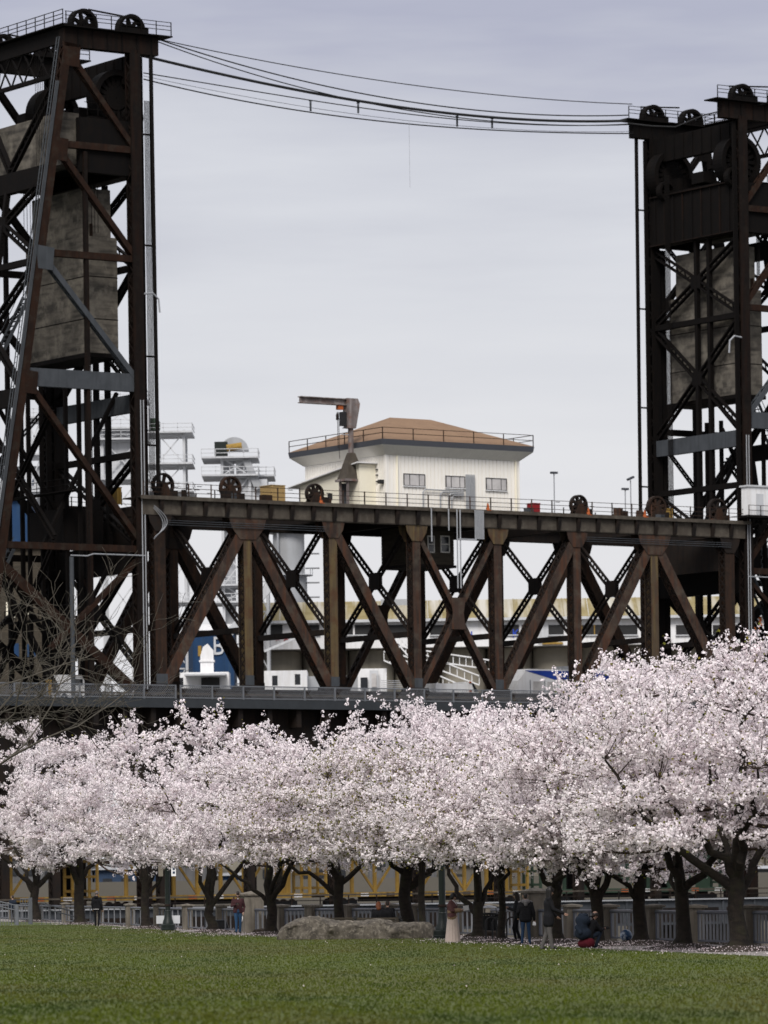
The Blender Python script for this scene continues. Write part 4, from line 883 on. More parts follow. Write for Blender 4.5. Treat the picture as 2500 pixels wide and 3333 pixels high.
blue = mat('graffiti_blue', (.02,.06,.42), None, .3, 1, bump=0); orange_g = mat('graffiti_orange', (.5,.13,.03), None, .3, 1, bump=0); redg = mat('graffiti_red', (.4,.02,.04), None, .3, 1, bump=0)
p = W(1524, 2068, DG)-o; text('N', 1.5, (p.x, -.15, p.z), blue, G.e, name='graffiti_letter', sx=1.2)
p = W(1679, 2063, DG)-o; text('K', 1.7, (p.x, -.15, p.z), blue, G.e, name='graffiti_letter')
p = W(1380, 2070, DG)-o; text('R', 1.2, (p.x, -.15, p.z), redg, G.e, name='graffiti_letter', sx=.9)
p = W(2468, 2030, DG)-o; text('3', 2.8, (p.x, -.2, p.z), orange_g, G.e, name='graffiti_letter', sx=1.1)
for xx, s in ((868, 1.0), (905, .8), (932, 1.1)): p = W(xx, 2105-1000*0, DG)-o; text('A', s, (p.x, -.15, p.z+1.1), redg, G.e, name='graffiti_letter')
# pipes on the roof
pp_ = W(1285, 1966, DG); gp('roof_duct', (pp_.x-2, DG+5, pp_.z-.4), (pp_.x+2.2, DG+6.3, pp_.z+1.0), M['silo_grey'])
pp_ = W(1372, 1973, DG); gp('roof_box', (pp_.x-.4, DG+5, pp_.z-.3), (pp_.x+.5, DG+6, pp_.z+.5), M['blue_clad'])
def gantry(px0, px1, ptop, D, base_z, label, levels, depth=7., m='white_grey', extra=None, over=.0):
    a, b = W(px0, ptop, D), W(px1, ptop, D); T = Thing('conveyor_tower', label, 'conveyor tower', ((a.x+b.x)/2, D, base_z))
    hw = (b.x-a.x)/2; zt = a.z-base_z; mm = M[m]
    for x in (-hw, hw):
        for y in (0, depth): T.part('leg', MB().beam((x, y, 0), (x, y, zt), .38, .38, side=(0,1,0)), mm)
    zs = [W((px0+px1)/2, l, D).z-base_z for l in levels]
    for z in zs:
        T.part('platform', MB().box2((-hw-over, -1.2, z-.12), (hw+1.2, depth+1, z+.12)), mm)
        for zz in (.6, 1.15):
            T.part('railing_bar', MB().beam((-hw-over, -1.2, z+zz), (hw+1.2, -1.2, z+zz), .09, .09), mm); T.part('railing_bar', MB().beam((hw+1.2, -1.2, z+zz), (hw+1.2, depth, z+zz), .09, .09), mm)
        n = max(3, int((2*hw+1.2+over)/1.8))
        for k in range(n+1): T.part('railing_post', MB().box((-hw-over+(2*hw+1.2+over)*k/n, -1.2, z+.65), (.09,.09,1.15)), mm)
    zz = sorted(zs+[0])
    for a_, b_ in zip(zz[:-1], zz[1:]):
        k = max(1, round((b_-a_)/(2*hw+2)))
        for j in range(k):
            p, q = a_+(b_-a_)*j/k, a_+(b_-a_)*(j+1)/k
            T.part('cross_brace', MB().beam((-hw, 0, p), (hw, 0, q), .16, .16), mm); T.part('cross_brace', MB().beam((hw, 0, p), (-hw, 0, q), .16, .16), mm)
            T.part('strut', MB().beam((-hw, 0, q-.3), (hw, 0, q-.3), .2, .2), mm)
    return T, hw, zt
T, hw, zt = gantry(510, 598, 1400, 640, 3, 'white steel platform tower just right of the left lift tower', [1408, 1510, 1600, 1700, 1960, 2030], over=3)
T.part('motor', MB().lathe((-hw-.5, 2, zt+.15), [(.9,0),(.9,1.2),(.4,1.7)], 12), M['green_paint']); T.part('headbox', MB().box2((-hw-3, 0, zt+.1), (-hw-1, 4, zt+3.2)), M['white_grey']); T.part('mast', MB().tube([(-hw-1.5, 1, zt+3), (-hw-1.5, 1, zt+5.2)], .09, 6), M['galv'])
T, hw, zt = gantry(722, 812, 1488, 640, 3, 'grey bucket elevator tower topped by a yellow and green motor', [1490, 1548, 1905, 1960], over=2.8)
T.part('shaft_casing', MB().box2((-hw+.1, 1, 0), (-hw+1.6, 3, zt)), M['silo_grey']); T.part('shaft_casing', MB().box2((hw-1.9, 1, 0), (hw-.4, 3, zt)), M['white_grey'])
T.part('pulley_housing', MB().prism([(2.2*math.cos(t)*.9-.2, zt+1.0+2.2*math.sin(t)*.85) for t in np.linspace(0, PI, 14)], 1.0, 3.2), M['silo_grey'])
T.part('motor_casing', MB().box2((-2.9, -.6, zt+.2), (-1.1, .8, zt+2.1)), M['lamp_green']); T.part('gear_drive', MB().tube([(-1.2, -.5, zt+1.2), (.9, -.5, zt+1.5)], .5, 10), M['yellow_paint'])
T.part('spout', MB().beam((hw-.4, 0, zt-.5), (hw+1.2, 0, zt-4.5), 1.0, 1.0), M['silo_grey'])
T.part('head_house', MB().box2((-hw+.3, .4, W(770,1720,640).z-3), (hw+2.4, 5, W(770,1560,640).z-3)), M['white_grey'])
T, hw, zt = gantry(815, 865, 1545, 645, 3, 'low white railed platform tower beside the bucket elevator', [1550, 1605, 1690])
T, hw, zt = gantry(330, 452, 1290, 650, 3, 'pale steel tower glimpsed through the left lift tower legs', [1300, 1395, 1430, 1560, 1700], m='white_grey', over=1)
T.part('casing', MB().box2((-hw+.5, .5, W(400,1560,650).z-3), (hw-.5, 5, W(400,1400,650).z-3)), M['white_grey'])
T, hw, zt = gantry(85, 135, 1350, 655, 3, 'thin white steel mast tower at the far left behind the lift tower', [1360, 1480, 1600])
# cylindrical bin
c = W(945, 1850, 700); zt_ = W(945, 1735, 700).z; zm_ = W(945, 1875, 700).z
B = Thing('steel_bin', 'round grey steel storage bin beside the white lattice tower', 'storage bin', (c.x, 700, 3)); r = (W(1000,1850,700).x-W(892,1850,700).x)/2
B.part('drum', MB().lathe((0,0,0), [(r,0),(r,zm_-3)], 28), M['silo_grey'], sm=40); B.part('upper_drum', MB().lathe((-.2,0,zm_-3), [(r*.95,0),(r*.95,zt_-zm_)], 28), M['silo_grey'], sm=40)
for z in (zm_-3, zt_-3.05): B.part('catwalk', MB().lathe((0,0,z), [(r+.9,0),(r+.9,.12)], 28), M['white_grey'])
for k in range(14):
    an = 2*PI*k/14
    for z in (zm_-3, zt_-3): B.part('railing_post', MB().box((math.cos(an)*(r+.85), math.sin(an)*(r+.85), z+.6), (.08,.08,1.1)), M['galv'])
B.part('vent_pipe', MB().tube([(-r*.7, -r, zt_-9), (-r*.7, -r, zt_-1.8), (-r*.2, -r, zt_-1.2), (r*.2, -r*.8, zt_-1.2)], .16, 8), M['galv'])
for k in range(5): z = zm_-3+ (k-2.5)*2.2; B.part('side_platform', MB().box2((r*.9, -1, z), (r+1.9, 1, z+.1)), M['galv'])
# blue sheds and pale buildings
def shed(px0, px1, pt, pb, D, m, label, roofm='white_paint', wins=(), depth=12, peak=1.2, name='industrial_shed'):
    a, b = W(px0, pb, D), W(px1, pb, D); zt = W((px0+px1)/2, pt, D).z; T = Thing(name, label, 'building', ((a.x+b.x)/2, D, 3)); hw = (b.x-a.x)/2
    T.part('wall', MB().box2((-hw, 0, 0), (hw, depth, zt-3)), M[m])
    rf = T.part('roof', MB().prism([(-.6, zt-3), (depth/2, zt-3+peak), (depth+.6, zt-3)], -hw-.5, hw+.5, ax='x'), M[roofm])
    nb_ = max(4, int(hw*2/1.6))
    rib = MB().box((0,0,0), (.12, .1, zt-3)).mesh('cladding_rib')
    for k in range(nb_+1): r_ = T.part('cladding_rib', rib, M[m]); r_.location = (-hw+2*hw*k/nb_, -.05, (zt-3)/2)
    for (xa, xb, ya, yb, wm) in wins:
        p, q = W(xa, ya, D), W(xb, yb, D); f = T.part('window', MB().box2((p.x-T.e.location.x, -.14, W((xa+xb)/2, yb, D).z-3), (q.x-T.e.location.x, -.11, W((xa+xb)/2, ya, D).z-3)), M[wm])
    return T
s = shed(632, 762, 2052, 2300, 632, 'blue_clad', 'bright blue clad shed with pale graffiti behind the truss', wins=((644,656,2102,2136,'yellow_paint'),))
text('B8', 3.6, (1.4, -.2, W(740,2105,632).z-3), M['white_grey'], s.e, name='graffiti_letter', sx=.8)
shed(848, 1036, 1985, 2060, 690, 'blue_clad', 'low bright blue roof monitor above the grain gallery', roofm='blue_clad', depth=6, peak=.8)
shed(500, 640, 2072, 2300, 640, 'navy', 'dark slate-blue shed just right of the left lift tower', depth=10, peak=.3, roofm='navy')
shed(-160, 112, 1690-60, 2300, 648, 'blue_clad', 'tall deep blue clad headhouse behind the left lift tower', roofm='white_grey', depth=16)
shed(-160, 160, 1520, 2300, 668, 'white_grey', 'pale grey headhouse rising above the blue cladding at far left', roofm='silo_grey', wins=((20,60,1560,1580,'navy'),(80,110,1560,1580,'navy'),(120,150,1600,1640,'dark_glass')), depth=12, peak=.5)
shed(-160, 172, 1785, 2300, 641, 'wood_dark', 'brown building with blue window band behind the bare tree', roofm='silo_grey', wins=((36,62,2094,2138,'blue_clad'),(84,120,2096,2138,'blue_clad'),(20,50,1960,2010,'cream'),(70,95,1965,2000,'cream')), depth=8, peak=.3)
for i, (a_, b_, t_, m_, lab) in enumerate(((-60,300,2790,'dock_grey','low grey dock shed seen below the left rail cars'),(310,560,2830,'navy','dark blue dock shed between the left trunks'),(570,700,2760,'dock_grey','grey dock shed behind the lumber car left of the maroon jacket'),(715,800,2850,'blue_clad','small blue dock hut behind the man with the phone'),(830,1190,2800,'bank','brown dock shed behind the boulder trunks'),(1200,1420,2770,'dock_grey','grey dock shed behind the lumber car at centre'),(1450,1700,2815,'bank','brown dock shed behind the woman in skirt'),(1760,2050,2780,'dock_grey','grey dock shed behind the crouching backpacker'),(2080,2560,2830,'dock_grey','low dock shed behind the right-hand trunks'))):
    shed(a_, b_, t_, 2900, 590, m_, lab, roofm='silo_grey', depth=8, peak=.4, name='dock_shed', wins=tuple((a_+25+60*k, a_+55+60*k, t_+30, t_+60, 'dark_glass') for k in range(int((b_-a_-30)/60))))
# ============================================================ white terminal office seen over the deck
S = Thing('terminal_office', 'white terminal office with dark windows behind the bridge deck', 'building', (-8, 600, 3))
o = Vector((-8, 600, 3))
def sp(name, xa, xb, ya, yb, D, m, parent=None, dz=6):
    a, b = W(xa, yb, D), W(xb, yb, D); zt = W((xa+xb)/2, ya, D).z; zb2 = W((xa+xb)/2, yb, D).z
    return S.part(name, MB().box2(Vector((a.x, D, zb2))-o, Vector((b.x, D+dz, zt))-o), M[m], parent)
S.part('podium', MB().box2((-26, 1, 0), (28, 17, 11)), M['silo_concrete'])
sp('deckhouse', 566, 748, 2188, 2420, 600, 'white_paint'); sp('deckhouse', 800, 1003, 2183, 2420, 601, 'white_paint', dz=9); sp('bridge_wing', 1168, 1262, 2176, 2420, 599, 'white_paint', dz=8)
sp('deck_canopy', 600, 735, 2192, 2198, 596, 'white_grey', dz=4); sp('lower_house', 1000, 1170, 2200, 2420, 604, 'silo_grey')
for xa, xb, ya, yb in ((575,597,2206,2236),(836,852,2200,2233),(886,904,2199,2232),(960,978,2194,2229),(1174,1197,2205,2240)): sp('window', xa, xb, ya, yb, 598.5, 'dark_glass', dz=.3)
sp('doorway', 655, 715, 2205, 2240, 599.2, 'black', dz=.3); sp('door_frame', 1204, 1232, 2182, 2240, 598.2, 'white_grey', dz=.3); sp('door_pane', 1210, 1226, 2192, 2236, 597.8, 'pane', dz=.2)
fv = W(672, 2200, 599); zt_ = W(672, 2092, 599).z
fz_ = zt_-fv.z; fo = Vector((fv.x, 602, fv.z))-o
S.part('vent_stack', MB().box2(fo+Vector((-.85,-.8,0)), fo+Vector((.85,.8,fz_*.62))).box2(fo+Vector((-1.0,-.95,fz_*.45)), fo+Vector((1.0,.95,fz_*.5))).prism([(fo.x-.85, fo.z+fz_*.62), (fo.x+.85, fo.z+fz_*.62), (fo.x+.85, fo.z+fz_*.8), (fo.x+.1, fo.z+fz_), (fo.x-.5, fo.z+fz_*.9)], fo.y-.8, fo.y+.8), M['white_paint'])
for xa, ya, xb, yb in ((1250,2110,1560,2230),(1250,2150,1500,2260),(1330,2140,1600,2180),(1290,2090,1420,2240)):
    p, q = W(xa, ya, 598), W(xb, yb, 598); g = MB()
    for dz_ in (0, 1.2): g.beam(p-o+Vector((0,0,dz_)), q-o+Vector((0,0,dz_)), .16, .5)
    for k in range(14): t = k/13; r_ = (p-o)*(1-t)+(q-o)*t; g.beam(r_, r_+Vector((0,0,1.2)), .09, .09)
    S.part('gangway', g, M['white_paint'])
p, q = W(470, 2072+60, 598), W(560, 1870+60, 598)
S.part('boom', MB().beam(W(720,2090,598)-o, W(905,1880,598)-o, 1.0, 1.0), M['white_grey']); S.part('stair_rail', MB().beam(W(860,2120,597)-o, W(1000,2060,597)-o, .3, .3), M['white_grey'])
for k in range(5): S.part('deck_rail', MB().beam(W(1240, 2215+6*k, 597)-o, W(1330, 2217+6*k, 597)-o, .08, .08), M['galv'])
# ============================================================ cherry trees
def rand_unit(n, r):
    v = r.normal(size=(n, 3)); return v/np.linalg.norm(v, axis=1, keepdims=True)
def quad_cloud(P, size, r, squash=1.):
    n = len(P); a = rand_unit(n, r); b = rand_unit(n, r); b -= a*(a*b).sum(1, keepdims=True); b /= np.linalg.norm(b, axis=1, keepdims=True)
    s = (size*(.75+.5*r.random(n)))[:, None]/2
    V = np.stack([P-a*s-b*s*.55, P+a*s*.25-b*s, P+a*s+b*s*.5, P-a*s*.2+b*s], 1).reshape(-1, 3)
    return V, np.arange(4*n).reshape(-1, 4)
def puff_quads(P, nrm, size, r):          # petals lying on little balls of blossom
    n = len(P); nn = nrm+r.normal(size=(n, 3))*.35; nn /= np.linalg.norm(nn, axis=1, keepdims=True); a = np.cross(nn, rand_unit(n, r)); a /= np.linalg.norm(a, axis=1, keepdims=True)+1e-9; b = np.cross(nn, a)
    s = (size*(.75+.5*r.random(n)))[:, None]/2; c = nn*s*.35
    V = np.stack([P-a*s-c, P-b*s*.9-c*.2, P+a*s-c, P+b*s*.9-c*.2], 1).reshape(-1, 3); return V, np.arange(4*n).reshape(-1, 4)
def twig_mesh(A, B, ra, rb):              # straight 3-sided tapered sticks
    n = len(A); d = B-A; d /= np.linalg.norm(d, axis=1, keepdims=True)+1e-9
    h = np.where(np.abs(d[:, 2:3]) < .9, np.array([[0,0,1.]]), np.array([[1.,0,0]])); s = np.cross(d, h); s /= np.linalg.norm(s, axis=1, keepdims=True); t = np.cross(d, s)
    V = []
    for P, R in ((A, ra), (B, rb)):
        for k in range(3): an = 2*PI*k/3; V.append(P+(s*math.cos(an)+t*math.sin(an))*np.reshape(R, (-1, 1)))
    V = np.stack(V, 1).reshape(-1, 3); o = np.arange(n)[:, None]*6
    Q = np.concatenate([o+np.array([[0,1,4,3]]), o+np.array([[1,2,5,4]]), o+np.array([[2,0,3,5]])], 0); return V, Q
class Acc:
    def __init__(s): s.V = []; s.Q = []; s.n = 0
    def add(s, V, Q): s.V.append(V); s.Q.append(Q+s.n); s.n += len(V)
    def mesh(s, name): return npmesh(name, np.concatenate(s.V), np.concatenate(s.Q))
def bez(p, c, q, n): return [p*(1-t)**2+c*(2*t*(1-t))+q*t*t for t in np.linspace(0, 1, n)]
def cherry(label, x, D, ztop, R, seed, fork=1.9, rt=.27, limbs=4, lean=(0,0), clusters=9200, leaf=.03, zbot=3.2, Rd=None, tipn=245, fl=.074):
    rt *= .77; r = np.random.default_rng(seed); tx = true(x, 3060)[0]; base = Vector((tx*D/F, D, 0.)); Rd = Rd or R
    T = Thing('cherry_tree', label, 'cherry tree', base, 'blossoming cherry trees along the river walk')
    # trunk
    top = np.array([lean[0], lean[1], fork])
    pts = [np.array([0,0,-.15]), np.array([0,0,.05]), np.array([lean[0]*.15+.03*r.normal(), 0, .35]), np.array([lean[0]*.45+.05*r.normal(), lean[1]*.4, fork*.55]), top]
    tk = MB().tube(pts, [rt*2.0, rt*1.65, rt*1.12, rt*.96, rt*.98], 12)
    zc = zbot+.25*(ztop-zbot)
    LB = []           # limb polylines (points, radius)
    a0 = r.random()*2*PI; twg = Acc()
    for k in range(limbs):
        an = a0+2*PI*k/limbs+r.normal()*.45; rr = R*(.55+.3*r.random()); rise = (zc-fork)*.6+(ztop-zc)*(.15+.5*r.random()); f0 = .62+.38*r.random() if k else 1.
        st = np.array([lean[0]*f0, lean[1]*f0, fork*f0-.05]); end = st+np.array([math.cos(an)*rr, math.sin(an)*rr*Rd/R, rise]); cu = .3+.45*r.random()
        ctl = st+np.array([math.cos(an)*rr*(.25+.4*r.random()), math.sin(an)*rr*.4, rise*cu])
        P = bez(st, ctl, end, 11); P = [p+r.normal(size=3)*np.array([.09, .09, .07])*(i > 1) for i, p in enumerate(P)]
        k0 = rt*(.42+.26*r.random()); rad = [max(.025, k0*(1-i/11.5)**.8) for i in range(11)]; LB.append((np.array(P), np.array(rad)))
    # central leader
    end = np.array([lean[0]+r.normal()*.8, lean[1]+r.normal()*.6, zbot+(ztop-zbot)*.8]); P = bez(top-np.array([0,0,.2]), (top+end)/2+r.normal(size=3)*.5, end, 10); P = [p+r.normal(size=3)*.07*(i > 0) for i, p in enumerate(P)]
    LB.append((np.array(P), np.array([max(.03, rt*.85*(1-i/10.5)) for i in range(10)])))
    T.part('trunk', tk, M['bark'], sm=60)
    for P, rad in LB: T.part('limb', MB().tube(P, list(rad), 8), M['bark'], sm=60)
    nodes = np.concatenate([p for p, _ in LB]); nrad = np.concatenate([q for _, q in LB])
    # spray tips through the dome
    nt_ = tipn; tips = []; zbot = zbot+r.normal()*.3; tiers = np.arange(zbot+.2, ztop, (ztop-zbot)/(4.2+r.random()))
    while len(tips) < nt_:
        v = r.normal(size=3); v /= np.linalg.norm(v); v[2] = v[2] if r.random() < .8 else abs(v[2]); q = r.random()**.3
        px_, py_, pz = v[0]*R*q, v[1]*Rd*q, v[2]*q
        z = zc+pz*(ztop-zc) if pz > 0 else zc+pz*(zc-zbot)
        rho = math.hypot(v[0], v[1])*q
        if pz <= 0 and rho < .35 and r.random() < .75: continue
        z -= 1.5*max(0, rho-.55)**1.4*(r.random()**.7)         # drooping rim
        z += r.normal()*.22
        if z < ztop-.9:                                   # boughs held in loose tiers
            tier = tiers[int(np.argmin(np.abs(tiers-z)))]; z = tier+(z-tier)*.42+.35*(.5-rho)
        tips.append((lean[0]*.6+px_, lean[1]*.6+py_, z))
    tips = np.array(tips); PP = []; lp = []
    A = []; Bq = []; ra = []; rb = []
    for tp in tips:
        dd = np.linalg.norm(nodes-tp, axis=1)+np.maximum(0, nodes[:, 2]-tp[2])*1.2; j = int(np.argmin(dd)); s = nodes[j]
        hd = tp-s; L = np.linalg.norm(hd); ctl = s+hd*.5+np.array([0, 0, -.1*L])+r.normal(size=3)*.1*L
        cv = np.array(bez(s, ctl, tp, 6)); r0 = min(nrad[j]*.6, .035+.01*L)
        for i in range(5): A.append(cv[i]); Bq.append(cv[i+1]); ra.append(r0*(1-i/6)); rb.append(r0*(1-(i+1)/6))
        for t in np.linspace(.35, 1, 9):
            k = min(4, int(t*5)); f = t*5-k; PP.append(cv[k]*(1-f)+cv[k+1]*f)
        outd = hd/(L+1e-6)
        for m_ in range(7):
            t = .3+.7*r.random(); k = min(4, int(t*5)); b = cv[k]*(1-(t*5-k))+cv[k+1]*(t*5-k)
            d = outd*.75+r.normal(size=3)*np.array([.7,.7,.45])+np.array([0, 0, .12+ .6*max(0, (tp[2]-zc)/(ztop-zc))**2]); d /= np.linalg.norm(d); tl = .35+.55*r.random()
            A.append(b); Bq.append(b+d*tl); ra.append(.010); rb.append(.005)
            for q in np.linspace(.25, 1, 4): PP.append(b+d*tl*q)
    V, Q = twig_mesh(np.array(A), np.array(Bq), np.array(ra), np.array(rb)); twg.add(V, Q)
    T.part('branches', twg.mesh('branches'), M['twig'])
    PP = np.array(PP); n = len(PP)
    if n > clusters: PP = PP[r.permutation(n)[:clusters]]; n = clusters
    PP = PP+r.normal(size=PP.shape)*.06
    acc = Acc(); nq = 9; cs = (.055+.06*r.random(n))*fl/.074
    off = rand_unit(n*nq, r); C = np.repeat(PP, nq, 0)+off*np.repeat(cs, nq)[:, None]*(.8+.3*r.random((n*nq, 1)))
    V, Q = puff_quads(C, off, np.full(n*nq, fl), r); acc.add(V, Q)
    T.part('crown', acc.mesh('crown'), M['petal'])
    ln = int(n*leaf*8)
    if ln > 20:
        idx = r.integers(0, n, ln); ok = PP[idx][:, 2] < (zbot+(ztop-zbot)*(.75 if leaf > .05 else 1.1)); idx = idx[ok]
        C = PP[idx]+r.normal(size=(len(idx), 3))*.12; V, Q = quad_cloud(C, np.full(len(C), .075), r); a2 = Acc(); a2.add(V, Q); T.part('young_leaves', a2.mesh('young_leaves'), M['young_leaf'])
    # mulch mound at the foot with fallen petals
    mo = MB(); ms = []
    for i in range(5):
        q = i/4
        for k in range(18):
            an = 2*PI*k/18; rr = (rt*.9+q*(1.0+.25*math.sin(3*an+seed))); ms.append((rr*math.cos(an), rr*math.sin(an)*1.1, .16*(1-q)**1.2+.035*r.random()*(1-q)-.02*(q == 1)+.012))
    mo.add(ms, [(i*18+k, i*18+(k+1) % 18, (i+1)*18+(k+1) % 18, (i+1)*18+k) for i in range(4) for k in range(18)])
    T.part('root_mound', mo, M['mulch'], sm=70)
    return base
def zt(y, D): return EYE-(y-CY)*D/F
TREES = [  # column, distance, crown top row, radius, seed, label, options
 (118, 292, 2310, 5.6, 3, 'cherry tree at the far left edge beside the grey handrails', dict(fork=2.3, rt=.36, leaf=.02)),
 (262, 262, 2365, 4.6, 5, 'thick straight cherry trunk beside the person in black', dict(fork=2.6, rt=.38, limbs=4, leaf=.02)),
 (478, 227, 2315, 4.6, 8, 'cherry tree just left of the left lamp post', dict(fork=2.5, rt=.27, leaf=.02)),
 (690, 203, 2300, 4.5, 13, 'forked cherry tree left of the man in the maroon jacket', dict(fork=1.5, rt=.27, limbs=4)),
 (882, 189, 2385, 4.4, 21, 'wide-armed cherry tree at the left end of the boulder', dict(fork=1.7, rt=.28, limbs=5)),
 (1108, 184, 2370, 4.4, 34, 'cherry tree behind the boulder and left of the bench couple', dict(fork=2.4, rt=.26, leaf=.10)),
 (1330, 178, 2275, 4.6, 55, 'thick cherry trunk behind the boulder, right of the bench couple', dict(fork=2.7, rt=.32, leaf=.14)),
 (1378, 173, 2330, 3.6, 61, 'slim cherry trunk between the thick trunk and right lamp post', dict(fork=2.8, rt=.17, limbs=3, leaf=.14)),
 (1558, 159, 2300, 3.8, 89, 'cherry tree forking low beside the litter bin', dict(fork=1.35, rt=.24, limbs=3, leaf=.08)),
 (1632, 152, 2360, 3.0, 97, 'thin crooked cherry trunk in front of the bike racks', dict(fork=2.1, rt=.155, limbs=3, leaf=.08)),
 (1815, 149, 2330, 3.4, 144, 'leaning cherry tree behind the tall person in black', dict(fork=2.0, rt=.22, limbs=4, leaf=.03)),
 (1940, 142, 2215, 3.7, 233, 'cherry tree rising behind the crouching backpacker', dict(fork=1.7, rt=.25, limbs=4, leaf=.03)),
 (2085, 142.5, 2140, 4.2, 377, 'cherry tree beside the blue mosaic ball', dict(fork=2.1, rt=.26, limbs=5, leaf=.03)),
 (2220, 133, 2140, 3.8, 610, 'deeply forked cherry tree right of the mosaic ball tree', dict(fork=1.7, rt=.27, limbs=4, leaf=.03)),
 (2402, 127, 2095, 4.2, 987, 'stout cherry tree nearest the right edge of the lawn', dict(fork=2.0, rt=.3, limbs=5, leaf=.03)),
 (2640, 133, 2130, 4.2, 1597, 'cherry tree beyond the right edge, only its crown showing', dict(fork=2.0, rt=.28, limbs=4, leaf=.03)),
]
TB = []
for x, D, yt, R, sd_, lab, op in TREES:
    zb3 = max(2.5, zt(2785, D)); 
    if D > 200: op.update(tipn=190, fl=.092)
    TB.append(cherry(lab, x, D, zt(yt, D), R*1.1, sd_, zbot=zb3, **op))
# ============================================================ bare tree at the left
def bare_tree():
    r = np.random.default_rng(42); D = 236.; b = Vector((at(-330, 3060, D).x, D, 0)); T = Thing('bare_tree', 'leafless grey tree reaching in from the left edge', 'tree', b)
    acc = Acc(); A = []; B = []; ra = []; rb = []
    def grow(p, d, L, rad, dep):
        n = 5 if dep < 3 else 4
        for i in range(n):
            d = d+r.normal(size=3)*(.13 if dep < 2 else .2)+np.array([0,0,.05]); d /= np.linalg.norm(d); q = p+d*L/n
            A.append(p); B.append(q); ra.append(rad*(1-i/n*.45)); rb.append(rad*(1-(i+1)/n*.45)); 
            if dep < 4 and (i > 0 or dep > 0):
                for _ in range(2 if dep > 1 else 1):
                    if r.random() < (.75 if dep < 2 else .5):
                        s = np.cross(d, r.normal(size=3)); s /= np.linalg.norm(s); nd = d*.75+s*.65; grow(q, nd/np.linalg.norm(nd), L*(.52+.16*r.random()), rad*.5, dep+1)
            p = q
    def g2(p, q): return np.array(p, float), (np.array(q, float)-np.array(p, float))
    tr = MB().tube([(0,0,-.2),(0,0,.3),(.1,0,3),(.2,.1,6)], [.5,.38,.32,.27], 10); T.part('trunk', tr, M['bare_bark'], sm=60)
    for q, L, rad in (((7.5, -1, 10.2), 9.6, .11), ((6.2, 1, 12.6), 9.6, .1), ((8.4, .5, 7.9), 9.0, .1), ((-4, 1, 15), 9, .1), ((1.5, -2, 17), 10, .1), ((-6, -1, 11), 8, .09), ((4.2, 1.5, 14.5), 10, .09)):
        p = np.array([.2, .1, 4.8]); d = np.array(q)-p; d /= np.linalg.norm(d); grow(p, d, L, rad, 0)
    A_, B_ = np.array(A), np.array(B); V, Q = twig_mesh(A_, B_, np.maximum(ra, .014), np.maximum(rb, .010)); acc.add(V, Q)
    T.part('crown', acc.mesh('crown'), M['bare_bark'])
bare_tree()
# ============================================================ river railing: concrete pillars and picket panels
PX = [-60, 40, 130, 215, 325, 425, 517, 611, 722, 916, 1018, 1142, 1273, 1357, 1480, 1595, 1862, 1983, 2130, 2265, 2445, 2640]
BIG = [821, 1745]
WHERE = {-60:'past the left picture edge', 40:'behind the leftmost handrail', 130:'between the two leftmost cherry trunks', 215:'just left of the thick trunk', 325:'behind the person in black hoodie', 425:'left of the lamp-side trunk', 517:'just left of the left lamp post', 611:'just right of the left lamp post', 722:'behind the dark planter box', 821:'behind the maroon jacket', 916:'beside the wide-armed tree', 1018:"above the boulder's tallest hump", 1142:'between the two park benches', 1273:'right of the bench couple', 1357:'between the thick and slim trunks', 1480:'behind the woman in skirt', 1595:'behind the litter bin', 1745:'left of the tall person', 1862:'just left of the crouching backpacker', 1983:'between backpacker and mosaic ball', 2130:'right of the mosaic ball tree', 2265:'left of the stout right tree', 2445:'near the right picture edge', 2640:'past the right picture edge'}
allp = sorted([(x, False) for x in PX]+[(x, True) for x in BIG])
pos = []
for i, (x, big) in enumerate(allp):
    p = fence_p(x); q = fence_p(x+5); ang = math.atan2(q.y-p.y, q.x-p.x); pos.append((p, ang, big))
def pillar_mesh(big):
    w_, h = (.95, 1.62) if big else (.52, 1.13); mb = MB()
    mb.box((0,0,h/2-.05), (w_, w_*.9, h+.1)); return mb, w_, h
def bevel(me, wd=.02, seg=2):
    bm = bmesh.new(); bm.from_mesh(me); bmesh.ops.bevel(bm, geom=bm.edges[:], offset=wd, segments=seg, affect='EDGES', profile=.6); bm.to_mesh(me); bm.free(); return me
cache = {}
for big in (False, True):
    mb, w_, h = pillar_mesh(big); cap = MB().add([(-w_/2-.07,-w_/2-.05,h),(w_/2+.07,-w_/2-.05,h),(w_/2+.07,w_/2+.05,h),(-w_/2-.07,w_/2+.05,h),(-w_/2-.07,-w_/2-.05,h+.07),(w_/2+.07,-w_/2-.05,h+.07),(w_/2+.07,w_/2+.05,h+.07),(-w_/2-.07,w_/2+.05,h+.07),(0,0,h+(.2 if big else .12))],
        [(3,2,1,0),(0,1,5,4),(1,2,6,5),(2,3,7,6),(3,0,4,7),(4,5,8),(5,6,8),(6,7,8),(7,4,8)])
    cache[big] = (bevel(mb.mesh('shaft')), cap.mesh('cap'))
for i, (p, ang, big) in enumerate(pos):
    lab = ('tall concrete pillar with a round number sign, '+('behind the man in maroon jacket' if i < 12 else 'between the teenager and the tall person')) if big else 'low concrete railing pillar '+WHERE[allp[i][0]]
    T = Thing('concrete_pillar', lab, 'pillar', (p.x, p.y, 0), 'concrete pillars of the river railing', rz=ang)
    T.part('shaft', cache[big][0], M['concrete']); T.part('cap', cache[big][1], M['concrete'])
    if big:
        vis = math.atan2(-p.y, -p.x)-ang; n_ = Vector((math.cos(vis), math.sin(vis), 0))
        # round sign on the side facing the lawn
        sg = T.part('number_sign', MB().ring((0, -.445, .62), .001, .125, -.012, .012, 24), M['white_paint'])
        text('50', .16, (0, -.465, .62), M['rail_grey'], T.e, name='number', ext=.002)
